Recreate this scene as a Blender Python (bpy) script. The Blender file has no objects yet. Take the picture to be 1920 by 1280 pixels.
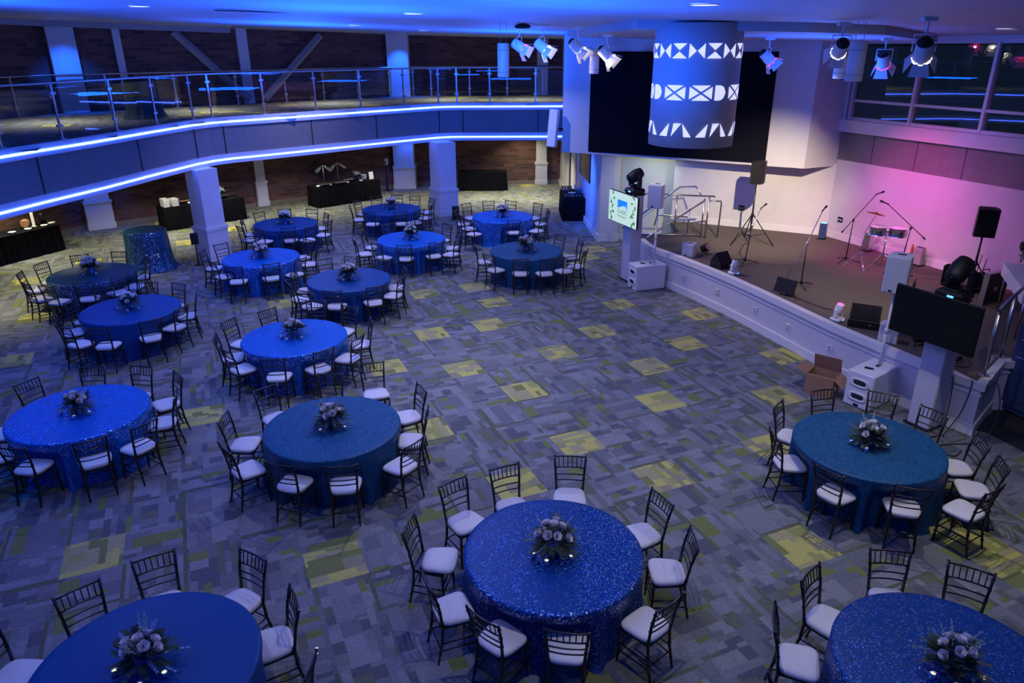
import bpy, math, random
from mathutils import Vector, Matrix
random.seed(7)
C = bpy.context.scene.collection
PI = math.pi
sc = bpy.context.scene

# light levels
LK_HOUSE = .42; LK_BLUE = 150; LK_UP = 360; LK_FASC = 1200; LK_LED = 30; LK_ST = 1.0; LK_PIL = 6.0; LK_SOF = 44; LK_BALC = 42; LK_LAV = 130

# ------------------------------------------------------------------ camera, world, exposure
CAM_F, PITCH, ROLL, CAM_H = 1354.205, 0.3884085, -0.0034942, 5.62237
cd = bpy.data.cameras.new('camera'); cam = bpy.data.objects.new('camera', cd); C.objects.link(cam)
cd.sensor_fit = 'HORIZONTAL'; cd.sensor_width = 36.0; cd.lens = CAM_F / 1920 * 36; cd.clip_start = 0.05; cd.clip_end = 200
_fw = Vector((0, math.cos(PITCH), -math.sin(PITCH))); _r = Vector((1, 0, 0)); _u = Vector((0, math.sin(PITCH), math.cos(PITCH)))
_cr, _sr = math.cos(ROLL), math.sin(ROLL)
_R = _cr * _r + _sr * _u; _U = -_sr * _r + _cr * _u
m3 = Matrix((_R, _U, -_fw)).transposed()
cam.matrix_world = Matrix.Translation((0, 0, CAM_H)) @ m3.to_4x4()
sc.camera = cam
w = bpy.data.worlds.new('night'); sc.world = w; w.use_nodes = True
w.node_tree.nodes['Background'].inputs[0].default_value = (0.004, 0.008, 0.02, 1)
w.node_tree.nodes['Background'].inputs[1].default_value = 1.0
sc.view_settings.view_transform = 'Standard'; sc.view_settings.look = 'None'
sc.view_settings.gamma = 1.0; sc.view_settings.use_curve_mapping = False; sc.view_settings.exposure = 0.0

def lamp(name, kind, loc, target, power, col, size=0.15, angle=60, blend=0.6, sy=None, spread=None):
    l = bpy.data.lights.new(name, kind); l.energy = power; l.color = col
    if kind == 'SPOT':
        l.spot_size = math.radians(angle); l.spot_blend = blend; l.shadow_soft_size = size
    elif kind == 'AREA':
        l.size = size
        if spread: l.spread = math.radians(spread)
        if sy: l.shape = 'RECTANGLE'; l.size_y = sy
    else:
        l.shadow_soft_size = size
    o = bpy.data.objects.new(name, l); C.objects.link(o); o.location = loc
    if target is not None:
        d = Vector(target) - Vector(loc); o.rotation_euler = d.to_track_quat('-Z', 'Y').to_euler()
    return o
BLUE = (0.015, 0.12, 1.0); PINK = (1.0, 0.10, 0.55); WARM = (1.0, 0.82, 0.58); NEUT = (1.0, 0.97, 0.90); LAV = (0.55, 0.45, 1.0)
# recessed ceiling downlights of the hall, dimmed
for i, (x, y, p) in enumerate([(-4, 6, 35), (1, 5, 62), (5.5, 7, 60), (-1, 10.5, 95), (4.2, 8.8, 95), (-.7, 13.2, 125), (-7, 11, 40),
                               (-4.5, 16, 90), (-0.5, 20.5, 110), (-5.5, 21.5, 90)]):
    lamp('house_downlight', 'AREA', (x, y, 5.8), (x, y, 0), p * LK_HOUSE, NEUT, 0.09, spread=128)
# blue wash lamps under the ceiling and the balcony edge
for (p, t, e, a) in [((-6.5, 13, 6.0), (-3.95, 12.15, 0.7), 1.7, 40), ((-8.5, 9, 6.0), (-6.25, 9.27, 0.7), 1.8, 40), ((-6.0, 14.5, 6.0), (-7.66, 13.69, .7), 1.3, 38),
                     ((-2, 6.5, 6.0), (0.42, 6.13, 0.7), .35, 36), ((-5.2, 18.0, 5.9), (-6.26, 17.5, .7), 1.8, 36), ((-2.2, 19, 5.9), (-2.74, 19.31, .7), 2.2, 36),
                     ((-0.8, 21, 5.9), (-0.28, 22.08, .7), 2.2, 36), ((-3.2, 15, 5.9), (-3.68, 15.64, .7), .6, 42), ((-3.0, 8.0, 6.0), (-2.49, 8.82, .7), .5, 42),
                     ((3.3, 4.2, 6.0), (3.68, 4.58, .7), .4, 42), ((-3.0, 4.2, 6.0), (-3.1, 4.6, .7), .4, 42), ((-6, 20.5, 5.9), (-6.72, 21.22, .7), .4, 40), ((-4, 22.4, 5.9), (-3.89, 23.26, .7), .5, 40)]:
    lamp('blue_table_spot', 'SPOT', p, t, e * LK_BLUE, (.005, .22, 1.0), 0.08, a, 0.9)
# added unseen blue lamps, without fixtures, that tint the ceiling and the fascia
for (x, y, z, e) in [(-9, 4, 4.6, 1), (-2, -1.5, 4.6, .8), (5, -1.0, 4.8, .5), (-9.0, 12, 4.4, 1.0), (-5.5, 20.5, 4.4, 1.0), (0, 22.5, 4.4, .8), (-2.5, 12, 4.2, 1.0), (0.6, 9.5, 4.4, .55), (6.0, 15.0, 4.6, .25)]:
    lamp('added_blue_uplight', 'AREA', (x, y, z), (x, y, 9), e * LK_UP, (0.005, 0.095, 1.0), 1.6)
for (x, y, tx, ty, e) in [(-4, 8, -9.5, 17.5, .7), (-2, 13, -6.5, 23, 1.0), (0.5, 16, -1, 26, 1.0), (-3.5, 6, -10, 14.5, .6)]:
    lamp('blue_fascia_wash', 'SPOT', (x, y, 5.7), (tx, ty, 3.1), e * LK_FASC, BLUE, 0.2, 55, 1.0)

lamp('blue_bulkhead_wash', 'SPOT', (-2, 9, 5.6), (2.8, 21.3, 3.6), LK_FASC * 1.6, (.03, .16, 1), .2, 40, 1.0)  # added lamp without a fixture, turns the bulkhead's left end blue
lamp('lavender_wash', 'SPOT', (-1.5, 8, 5.8), (4.9, 13.8, .5), LK_LAV, (.42, .36, 1.0), .15, 52, 1.0)  # this and the next: added lamps, no fixture, tinting the stage front lavender
lamp('lavender_wash', 'SPOT', (1.5, 3.5, 5.9), (6.4, 10.4, .9), LK_LAV * .55, (.32, .34, 1.0), .15, 50, 1.0)
lamp('blue_drum_wash', 'SPOT', (-2.5, 9.5, 5.2), (3.2, 13.5, 4.9), LK_FASC * 1.1, (.01, .11, 1), .15, 24, .8)  # added unseen spot that colours the drum's left side blue
lamp('violet_wash', 'SPOT', (6.9, 12.9, 5.4), (9.6, 16.6, 3.2), LK_LAV * 1.1, (.60, .22, .8), .2, 60, 1.0)  # added unseen spot that gives the right wall panels a purple tint

# ------------------------------------------------------------------ helpers
def tag(o, label=None, cat=None, group=None, kind=None):
    if label: o['label'] = label
    if cat: o['category'] = cat
    if group: o['group'] = group
    if kind: o['kind'] = kind
    return o
def empty(name, loc=(0, 0, 0), rz=0.0, label=None, cat=None, group=None):
    o = bpy.data.objects.new(name, None); C.objects.link(o); o.location = loc; o.rotation_euler = (0, 0, rz)
    o.empty_display_size = 0.1
    return tag(o, label, cat, group)
class MB:
    def __init__(s): s.v = []; s.f = []; s.sm = []; s.mi = []; s.M = Matrix.Identity(4)
    def add(s, vs, fs, smooth=False, mi=0):
        b = len(s.v); s.v += [tuple(s.M @ Vector(p)) for p in vs]
        s.f += [tuple(b + i for i in f) for f in fs]; s.sm += [smooth] * len(fs); s.mi += [mi] * len(fs); return s
    def box(s, c, d, rz=0.0, R=None, bev=0.0, mi=0):
        hx, hy, hz = d[0] / 2, d[1] / 2, d[2] / 2
        Rm = R if R is not None else Matrix.Rotation(rz, 3, 'Z')
        if bev <= 0:
            P = [(x, y, z) for z in (-hz, hz) for x, y in ((-hx, -hy), (hx, -hy), (hx, hy), (-hx, hy))]
            F = [(3, 2, 1, 0), (4, 5, 6, 7), (0, 1, 5, 4), (1, 2, 6, 5), (2, 3, 7, 6), (3, 0, 4, 7)]
        else:
            b = min(bev, hx * .9, hy * .9, hz * .9); P = []
            for z, k in ((-hz, b), (-hz + b, 0), (hz - b, 0), (hz, b)):
                ax, ay = hx - k, hy - k
                P += [(-ax + (b - k if k == 0 else 0), -ay, z), (ax - (b - k if k == 0 else 0), -ay, z), (ax, -ay + (b if k == 0 else 0), z), (ax, ay - (b if k == 0 else 0), z),
                      (ax - (b if k == 0 else 0), ay, z), (-ax + (b if k == 0 else 0), ay, z), (-ax, ay - (b if k == 0 else 0), z), (-ax, -ay + (b if k == 0 else 0), z)]
            F = [tuple(range(7, -1, -1)), tuple(range(24, 32))]
            for r in range(3):
                for i in range(8):
                    j = (i + 1) % 8; F.append((r * 8 + i, r * 8 + j, r * 8 + 8 + j, r * 8 + 8 + i))
        return s.add([Rm @ Vector(p) + Vector(c) for p in P], F, False, mi)
    def tube(s, pts, r, n=8, cap=True, smooth=True, mi=0):
        pts = [Vector(p) for p in pts]; m = len(pts); V = []
        rs = r if isinstance(r, (list, tuple)) else [r] * m
        up = None
        for i, p in enumerate(pts):
            d = (pts[min(i + 1, m - 1)] - pts[max(i - 1, 0)]).normalized()
            if up is None:
                up = Vector((0, 0, 1)) if abs(d.z) < .9 else Vector((1, 0, 0))
            a = d.cross(up).normalized(); b = a.cross(d).normalized(); up = b
            for k in range(n):
                t = 2 * PI * k / n; V.append(p + (a * math.cos(t) + b * math.sin(t)) * rs[i])
        F = [(i * n + k, i * n + (k + 1) % n, (i + 1) * n + (k + 1) % n, (i + 1) * n + k) for i in range(m - 1) for k in range(n)]
        s.add(V, F, smooth, mi)
        if cap:
            b = len(s.v) - len(V); s.f += [tuple(b + k for k in range(n))[::-1], tuple(b + (m - 1) * n + k for k in range(n))]; s.sm += [False] * 2; s.mi += [mi] * 2
        return s
    def lathe(s, prof, n=24, c=(0, 0, 0), R=None, smooth=True, mi=0, capb=True, capt=True):
        V = []
        for r_, z in prof:
            for k in range(n): V.append((r_ * math.cos(2 * PI * k / n), r_ * math.sin(2 * PI * k / n), z))
        m = len(prof); F = [(i * n + k, i * n + (k + 1) % n, (i + 1) * n + (k + 1) % n, (i + 1) * n + k) for i in range(m - 1) for k in range(n)]
        V = [(R @ Vector(p) if R is not None else Vector(p)) + Vector(c) for p in V]
        s.add(V, F, smooth, mi); b = len(s.v) - len(V)
        if capb: s.f.append(tuple(b + k for k in range(n))[::-1]); s.sm.append(False); s.mi.append(mi)
        if capt: s.f.append(tuple(b + (m - 1) * n + k for k in range(n))); s.sm.append(False); s.mi.append(mi)
        return s
    def prism(s, poly, z0, z1, mi=0):
        n = len(poly)
        a = sum(poly[i][0] * poly[(i + 1) % n][1] - poly[(i + 1) % n][0] * poly[i][1] for i in range(n))
        if a < 0: poly = poly[::-1]
        V = [(x, y, z0) for x, y in poly] + [(x, y, z1) for x, y in poly]
        F = [tuple(range(n))[::-1], tuple(range(n, 2 * n))] + [(i, (i + 1) % n, n + (i + 1) % n, n + i) for i in range(n)]
        return s.add(V, F, False, mi)
    def wallseg(s, a, b, t, z0, z1, side=1, mi=0):   # wall between plan points, thickness t to one side
        a = Vector(a[:2]); b = Vector(b[:2]); d = (b - a).normalized(); nrm = Vector((-d.y, d.x)) * side * t
        return s.prism([tuple(a), tuple(b), tuple(b + nrm), tuple(a + nrm)], z0, z1, mi)
    def build(s, name, mat, parent=None, label=None, cat=None, group=None, kind=None, loc=None, rz=0):
        me = bpy.data.meshes.new(name); me.from_pydata(s.v, [], s.f); me.update()
        mats = mat if isinstance(mat, (list, tuple)) else [mat]
        for m in mats: me.materials.append(m)
        me.polygons.foreach_set('use_smooth', s.sm); me.polygons.foreach_set('material_index', s.mi)
        o = bpy.data.objects.new(name, me); C.objects.link(o)
        if parent is not None: o.parent = parent
        if loc is not None: o.location = loc; o.rotation_euler = (0, 0, rz)
        return tag(o, label, cat, group, kind)
def kids(o): return list(o.children)
def copy_tree(o, parent=None):
    c = o.copy(); C.objects.link(c)
    if parent is not None: c.parent = parent
    for ch in kids(o): copy_tree(ch, c)
    return c
def smooth_path(P, n=6):
    P = [Vector(p) for p in P]; Q = [P[0]] + P + [P[-1]]; out = []
    for i in range(1, len(Q) - 2):
        a, b, c, d = Q[i - 1], Q[i], Q[i + 1], Q[i + 2]
        for k in range(n):
            t = k / n; out.append(.5 * ((2 * b) + (c - a) * t + (2 * a - 5 * b + 4 * c - d) * t * t + (3 * b - a - 3 * c + d) * t ** 3))
    return out + [P[-1]]
def struct(name, mb, mat): return mb.build(name, mat, kind='structure')
def ang(a): return (math.cos(math.radians(a)), math.sin(math.radians(a)))

# ------------------------------------------------------------------ materials
def mat(name, col, rough=0.5, metal=0.0, emit=None, es=0.0, spec=None, coat=0.0, noise=0.0, nscale=20.0, bump=0.0, bscale=60.0):
    m = bpy.data.materials.new(name); m.use_nodes = True; nt = m.node_tree; b = nt.nodes['Principled BSDF']
    b.inputs['Base Color'].default_value = (*col, 1); b.inputs['Roughness'].default_value = rough; b.inputs['Metallic'].default_value = metal
    if spec is not None: b.inputs['Specular IOR Level'].default_value = spec
    if coat: b.inputs['Coat Weight'].default_value = coat; b.inputs['Coat Roughness'].default_value = 0.15
    if emit: b.inputs['Emission Color'].default_value = (*emit, 1); b.inputs['Emission Strength'].default_value = es
    if noise or bump:
        tc = nt.nodes.new('ShaderNodeTexCoord')
    if noise:
        n = nt.nodes.new('ShaderNodeTexNoise'); n.inputs['Scale'].default_value = nscale; n.inputs['Detail'].default_value = 4
        nt.links.new(tc.outputs['Object'], n.inputs['Vector'])
        r = nt.nodes.new('ShaderNodeMapRange'); r.inputs[1].default_value = .3; r.inputs[2].default_value = .7; r.inputs[3].default_value = 1 - noise; r.inputs[4].default_value = 1 + noise
        nt.links.new(n.outputs['Fac'], r.inputs[0])
        mx = nt.nodes.new('ShaderNodeMix'); mx.data_type = 'RGBA'; mx.blend_type = 'MULTIPLY'; mx.inputs[0].default_value = 1
        mx.inputs[6].default_value = (*col, 1); cr = nt.nodes.new('ShaderNodeCombineColor')
        for i in range(3): nt.links.new(r.outputs[0], cr.inputs[i])
        nt.links.new(cr.outputs[0], mx.inputs[7]); nt.links.new(mx.outputs[2], b.inputs['Base Color'])
    if bump:
        n2 = nt.nodes.new('ShaderNodeTexNoise'); n2.inputs['Scale'].default_value = bscale; n2.inputs['Detail'].default_value = 3
        nt.links.new(tc.outputs['Object'], n2.inputs['Vector'])
        bp = nt.nodes.new('ShaderNodeBump'); bp.inputs['Strength'].default_value = bump; bp.inputs['Distance'].default_value = 0.01
        nt.links.new(n2.outputs['Fac'], bp.inputs['Height']); nt.links.new(bp.outputs[0], b.inputs['Normal'])
    return m
def glass_mat(name, tint, rough=0.0):
    m = bpy.data.materials.new(name); m.use_nodes = True; nt = m.node_tree; nt.nodes.clear()
    o = nt.nodes.new('ShaderNodeOutputMaterial'); t = nt.nodes.new('ShaderNodeBsdfTransparent'); g = nt.nodes.new('ShaderNodeBsdfGlossy')
    f = nt.nodes.new('ShaderNodeFresnel'); f.inputs[0].default_value = 1.5; mx = nt.nodes.new('ShaderNodeMixShader')
    t.inputs[0].default_value = (*tint, 1); g.inputs[0].default_value = (1, 1, 1, 1); g.inputs[1].default_value = rough
    nt.links.new(f.outputs[0], mx.inputs[0]); nt.links.new(t.outputs[0], mx.inputs[1]); nt.links.new(g.outputs[0], mx.inputs[2]); nt.links.new(mx.outputs[0], o.inputs[0])
    return m
M = {}
M['wall'] = mat('painted_wall', (.62, .60, .62), .6, noise=.03, nscale=3)
M['wall_grey'] = mat('painted_grey', (.33, .32, .33), .6, noise=.04, nscale=3)
M['white'] = mat('white_trim', (.72, .71, .72), .45)
M['ceil'] = mat('ceiling_paint', (.50, .50, .53), .55, noise=.02, nscale=1)
M['panel'] = mat('acoustic_panel', (.19, .18, .19), .8, noise=.08, nscale=8, bump=.1, bscale=200)
M['seam'] = mat('dark_seam', (.02, .02, .025), .8)
M['screen'] = mat('projection_screen_off', (.006, .006, .012), .8, spec=.08)
M['black'] = mat('black_plastic', (.010, .010, .012), .45, spec=.3, bump=.15, bscale=300)
M['blackg'] = mat('black_gloss', (.004, .005, .007), .16, spec=.25)
M['blackm'] = mat('black_metal', (.015, .014, .016), .35, .3)
M['blackcloth'] = mat('black_cloth', (.005, .005, .008), .9, spec=.08, noise=.2, nscale=12)
M['whitep'] = mat('white_plastic', (.74, .73, .76), .4)
M['grille'] = mat('speaker_grille', (.60, .60, .64), .55, bump=.5, bscale=400)
M['bgrille'] = mat('black_grille', (.008, .008, .010), .6, spec=.2, bump=.6, bscale=400)
M['steel'] = mat('brushed_steel', (.55, .54, .55), .3, 1.0)
M['chrome'] = mat('chrome', (.8, .8, .82), .1, 1.0)
M['chair'] = mat('mahogany_resin', (.013, .007, .007), .3, coat=.25)
M['cushion'] = mat('ivory_cushion', (.64, .61, .62), .5, noise=.03, nscale=10, bump=.15, bscale=14)
M['led'] = mat('led_strip', (.8, .85, 1), .5, emit=(.045, .11, 1.0), es=LK_LED)
M['card'] = mat('cardboard', (.36, .20, .11), .8, noise=.06, nscale=9)
M['wood'] = mat('wood_box', (.26, .13, .07), .6, noise=.15, nscale=14)
M['brass'] = mat('bronze_cymbal', (.55, .36, .12), .3, 1.0)
M['cable'] = mat('black_cable', (.01, .01, .012), .5)
M['silver'] = mat('mercury_glass', (.75, .82, .85), .12, 1.0, bump=.6, bscale=90)
M['flame'] = mat('tealight_glow', (1, .9, .7), .5, emit=(1, .85, .6), es=1.4)
M['bluevase'] = mat('blue_vase', (.02, .12, .55), .25, coat=.4)
M['leaf'] = mat('foliage', (.035, .06, .035), .6, noise=.3, nscale=15)
M['leaf2'] = mat('dusty_foliage', (.10, .14, .15), .7, noise=.2, nscale=15)
M['rose'] = mat('lavender_white_rose', (.82, .76, .80), .6)
M['bud'] = mat('cream_astilbe', (.60, .62, .52), .7)
M['bluefl'] = mat('pale_blue_fern', (.20, .30, .50), .7)
M['lensw'] = mat('fixture_lens', (.9, .9, .9), .3, emit=(1, .93, .8), es=10)
M['lensp'] = mat('pink_gel', (.9, .1, .4), .3, emit=(1, .03, .25), es=5)
M['slot'] = mat('downlight_glow', (.9, .9, .9), .5, emit=(.85, .9, 1), es=1.6)
M['glass'] = glass_mat('balcony_glass', (.90, .94, .95))
M['winglass'] = glass_mat('window_glass', (.80, .85, .90))
M['dark'] = mat('night_outside', (.004, .006, .014), .9)
M['brown'] = mat('stage_carpet', (.105, .082, .070), .95, noise=.35, nscale=38, bump=.4, bscale=120)
M['bluecab'] = mat('dark_blue_cabinet', (.03, .06, .16), .45)
M['amber'] = mat('warm_food_glow', (.9, .5, .2), .6, emit=(1, .5, .15), es=.25)
M['orange'] = mat('orange_beads', (.45, .08, .02), .6, noise=.3, nscale=40)
M['door'] = mat('grey_green_door', (.58, .60, .55), .5)
M['ledblue'] = mat('blue_indicator', (.1, .2, 1), .4, emit=(.05, .25, 1), es=5)

def brick_mat():
    m = bpy.data.materials.new('red_brick'); m.use_nodes = True; nt = m.node_tree; b = nt.nodes['Principled BSDF']; b.inputs['Roughness'].default_value = .9
    uv = nt.nodes.new('ShaderNodeUVMap'); br = nt.nodes.new('ShaderNodeTexBrick')
    br.inputs['Color1'].default_value = (.19, .082, .068, 1); br.inputs['Color2'].default_value = (.060, .030, .030, 1); br.inputs['Mortar'].default_value = (.11, .085, .08, 1)
    br.inputs['Scale'].default_value = 1; br.inputs['Brick Width'].default_value = .42; br.inputs['Row Height'].default_value = .125; br.inputs['Mortar Size'].default_value = .012; br.inputs['Bias'].default_value = -.1
    nt.links.new(uv.outputs[0], br.inputs[0]); nt.links.new(br.outputs[0], b.inputs['Base Color'])
    bp = nt.nodes.new('ShaderNodeBump'); bp.inputs['Strength'].default_value = .5; bp.inputs['Distance'].default_value = .01; bp.invert = True
    nt.links.new(br.outputs['Fac'], bp.inputs['Height']); nt.links.new(bp.outputs[0], b.inputs['Normal'])
    return m
M['brick'] = brick_mat()

def cloth_mat(name, kind, c1, c2):
    m = bpy.data.materials.new(name); m.use_nodes = True; nt = m.node_tree; N = nt.nodes; Lk = nt.links; b = N['Principled BSDF']
    tc = N.new('ShaderNodeTexCoord')
    def vor(scale):
        v = N.new('ShaderNodeTexVoronoi'); v.inputs['Scale'].default_value = scale; Lk.new(tc.outputs['Object'], v.inputs['Vector']); return v
    mix = N.new('ShaderNodeMix'); mix.data_type = 'RGBA'; mix.inputs[6].default_value = (*c1, 1); mix.inputs[7].default_value = (*c2, 1)
    if kind == 'sequin':
        v = vor(105); sp = N.new('ShaderNodeSeparateColor'); Lk.new(v.outputs['Color'], sp.inputs[0]); Lk.new(sp.outputs[0], mix.inputs[0])
        # each sequin catches the lamps at a tilt of its own
        sub = N.new('ShaderNodeVectorMath'); sub.operation = 'SUBTRACT'; sub.inputs[1].default_value = (.5, .5, .5); Lk.new(v.outputs['Color'], sub.inputs[0])
        scl = N.new('ShaderNodeVectorMath'); scl.operation = 'SCALE'; scl.inputs[3].default_value = .70; Lk.new(sub.outputs[0], scl.inputs[0])
        geo = N.new('ShaderNodeNewGeometry'); ad = N.new('ShaderNodeVectorMath'); ad.operation = 'ADD'; Lk.new(geo.outputs['Normal'], ad.inputs[0]); Lk.new(scl.outputs[0], ad.inputs[1])
        nm = N.new('ShaderNodeVectorMath'); nm.operation = 'NORMALIZE'; Lk.new(ad.outputs[0], nm.inputs[0])
        gl = N.new('ShaderNodeBsdfGlossy'); gl.inputs[0].default_value = (.65, .8, 1, 1); gl.inputs[1].default_value = .20; Lk.new(nm.outputs[0], gl.inputs['Normal'])
        ms = N.new('ShaderNodeMixShader'); gt = N.new('ShaderNodeMath'); gt.operation = 'GREATER_THAN'; gt.inputs[1].default_value = .82; Lk.new(sp.outputs[1], gt.inputs[0])
        mu = N.new('ShaderNodeMath'); mu.operation = 'MULTIPLY'; mu.inputs[1].default_value = .85; Lk.new(gt.outputs[0], mu.inputs[0])
        Lk.new(mu.outputs[0], ms.inputs[0]); Lk.new(b.outputs[0], ms.inputs[1]); Lk.new(gl.outputs[0], ms.inputs[2]); Lk.new(ms.outputs[0], N['Material Output'].inputs[0])
        b.inputs['Roughness'].default_value = .42; b.inputs['Specular IOR Level'].default_value = .4; b.inputs['Specular Tint'].default_value = (.1, .35, 1, 1)
    elif kind == 'damask':
        nz = N.new('ShaderNodeTexNoise'); nz.inputs['Scale'].default_value = 26; nz.inputs['Detail'].default_value = 5; nz.inputs['Distortion'].default_value = 2.5; Lk.new(tc.outputs['Object'], nz.inputs['Vector'])
        rp = N.new('ShaderNodeMapRange'); rp.inputs[1].default_value = .47; rp.inputs[2].default_value = .54; Lk.new(nz.outputs['Fac'], rp.inputs[0]); Lk.new(rp.outputs[0], mix.inputs[0])
        b.inputs['Roughness'].default_value = .5; b.inputs['Specular IOR Level'].default_value = .25
    else:
        nz = N.new('ShaderNodeTexNoise'); nz.inputs['Scale'].default_value = 60; nz.inputs['Detail'].default_value = 3; Lk.new(tc.outputs['Object'], nz.inputs['Vector']); Lk.new(nz.outputs['Fac'], mix.inputs[0])
        b.inputs['Roughness'].default_value = .45; b.inputs['Specular IOR Level'].default_value = .3
    Lk.new(mix.outputs[2], b.inputs['Base Color'])
    return m
M['sequin'] = cloth_mat('blue_sequin_cloth', 'sequin', (.001, .030, .17), (.002, .045, .24))
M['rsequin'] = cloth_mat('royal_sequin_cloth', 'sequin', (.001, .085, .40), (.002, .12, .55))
M['tsequin'] = cloth_mat('teal_sequin_cloth', 'sequin', (.003, .038, .09), (.007, .07, .15))
M['damask'] = cloth_mat('teal_damask_cloth', 'damask', (.002, .040, .12), (.013, .105, .225))
M['satin'] = cloth_mat('blue_satin_cloth', 'satin', (.001, .045, .19), (.002, .056, .23))

def carpet_mat():
    m = bpy.data.materials.new('patchwork_carpet_tiles'); m.use_nodes = True; nt = m.node_tree; N = nt.nodes; Lk = nt.links; b = N['Principled BSDF']
    b.inputs['Roughness'].default_value = .95; b.inputs['Specular IOR Level'].default_value = .15
    uv = N.new('ShaderNodeUVMap'); at = N.new('ShaderNodeAttribute'); at.attribute_name = 'tile'   # x = random, y = yellow flag
    sa = N.new('ShaderNodeSeparateXYZ'); Lk.new(at.outputs['Vector'], sa.inputs[0])
    su = N.new('ShaderNodeSeparateXYZ'); Lk.new(uv.outputs[0], su.inputs[0])
    def math_(op, a, bb=None, v=None):
        n = N.new('ShaderNodeMath'); n.operation = op
        if hasattr(a, 'links'): Lk.new(a, n.inputs[0])
        else: n.inputs[0].default_value = a
        if bb is not None:
            if hasattr(bb, 'links'): Lk.new(bb, n.inputs[1])
            else: n.inputs[1].default_value = bb
        return n.outputs[0]
    def wn(x, y, z):
        c = N.new('ShaderNodeCombineXYZ')
        for i, q in enumerate((x, y, z)):
            if hasattr(q, 'links'): Lk.new(q, c.inputs[i])
            else: c.inputs[i].default_value = q
        w_ = N.new('ShaderNodeTexWhiteNoise'); w_.noise_dimensions = '3D'; Lk.new(c.outputs[0], w_.inputs[0]); return w_
    u, v = su.outputs[0], su.outputs[1]
    fu = math_('FRACT', u); fv = math_('FRACT', v)
    # uneven strips across the tile, then uneven blocks along each strip
    warp = math_('ADD', math_('MULTIPLY', fv, 6.0), math_('MULTIPLY', math_('SINE', math_('ADD', math_('MULTIPLY', fv, 6.283), math_('MULTIPLY', sa.outputs[0], 20))), .55))
    strip = math_('FLOOR', warp)
    s1 = wn(strip, sa.outputs[0], 3.1)
    nb = math_('ADD', 1.0, math_('FLOOR', math_('MULTIPLY', s1.outputs[0], 4.0)))
    blk = math_('FLOOR', math_('ADD', math_('MULTIPLY', fu, nb), math_('MULTIPLY', s1.outputs[0], 7.0)))
    h = wn(strip, blk, sa.outputs[0])
    def ramp(stops, src):
        r = N.new('ShaderNodeValToRGB'); r.color_ramp.interpolation = 'CONSTANT'; e = r.color_ramp.elements
        while len(e) > 1: e.remove(e[0])
        e[0].position = stops[0][0]; e[0].color = (*stops[0][1], 1)
        for p, c in stops[1:]:
            q = e.new(p); q.color = (*c, 1)
        Lk.new(src, r.inputs[0]); return r.outputs[0]
    base = ramp([(0, (.100, .104, .122)), (.14, (.140, .145, .165)), (.34, (.182, .187, .205)), (.58, (.215, .218, .235)), (.72, (.125, .135, .100)), (.81, (.160, .185, .065)), (.88, (.16, .163, .17))], h.outputs[0])
    yel = ramp([(0, (.46, .42, .12)), (.28, (.34, .31, .16)), (.52, (.30, .30, .10)), (.68, (.18, .20, .07)), (.80, (.26, .24, .15)), (.9, (.43, .39, .12))], h.outputs[0])
    # a slim mossy edge on some tile sides
    ef = math_('LESS_THAN', fv, .07); eg = math_('GREATER_THAN', wn(sa.outputs[0], 9.0, 1.0).outputs[0], .35)
    mE = N.new('ShaderNodeMix'); mE.data_type = 'RGBA'; Lk.new(math_('MULTIPLY', ef, eg), mE.inputs[0]); Lk.new(base, mE.inputs[6]); mE.inputs[7].default_value = (.105, .12, .08, 1)
    mY = N.new('ShaderNodeMix'); mY.data_type = 'RGBA'; Lk.new(sa.outputs[1], mY.inputs[0]); Lk.new(mE.outputs[2], mY.inputs[6]); Lk.new(yel, mY.inputs[7])
    tc = N.new('ShaderNodeTexCoord'); nz = N.new('ShaderNodeTexNoise'); nz.inputs['Scale'].default_value = 35; nz.inputs['Detail'].default_value = 4; Lk.new(tc.outputs['Object'], nz.inputs['Vector'])
    mr = N.new('ShaderNodeMapRange'); mr.inputs[1].default_value = .3; mr.inputs[2].default_value = .7; mr.inputs[3].default_value = .82; mr.inputs[4].default_value = 1.18; Lk.new(nz.outputs['Fac'], mr.inputs[0])
    vm = N.new('ShaderNodeVectorMath'); vm.operation = 'SCALE'; Lk.new(mY.outputs[2], vm.inputs[0]); Lk.new(mr.outputs[0], vm.inputs[3]); Lk.new(vm.outputs[0], b.inputs['Base Color'])
    return m
M['carpet'] = carpet_mat()

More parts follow.
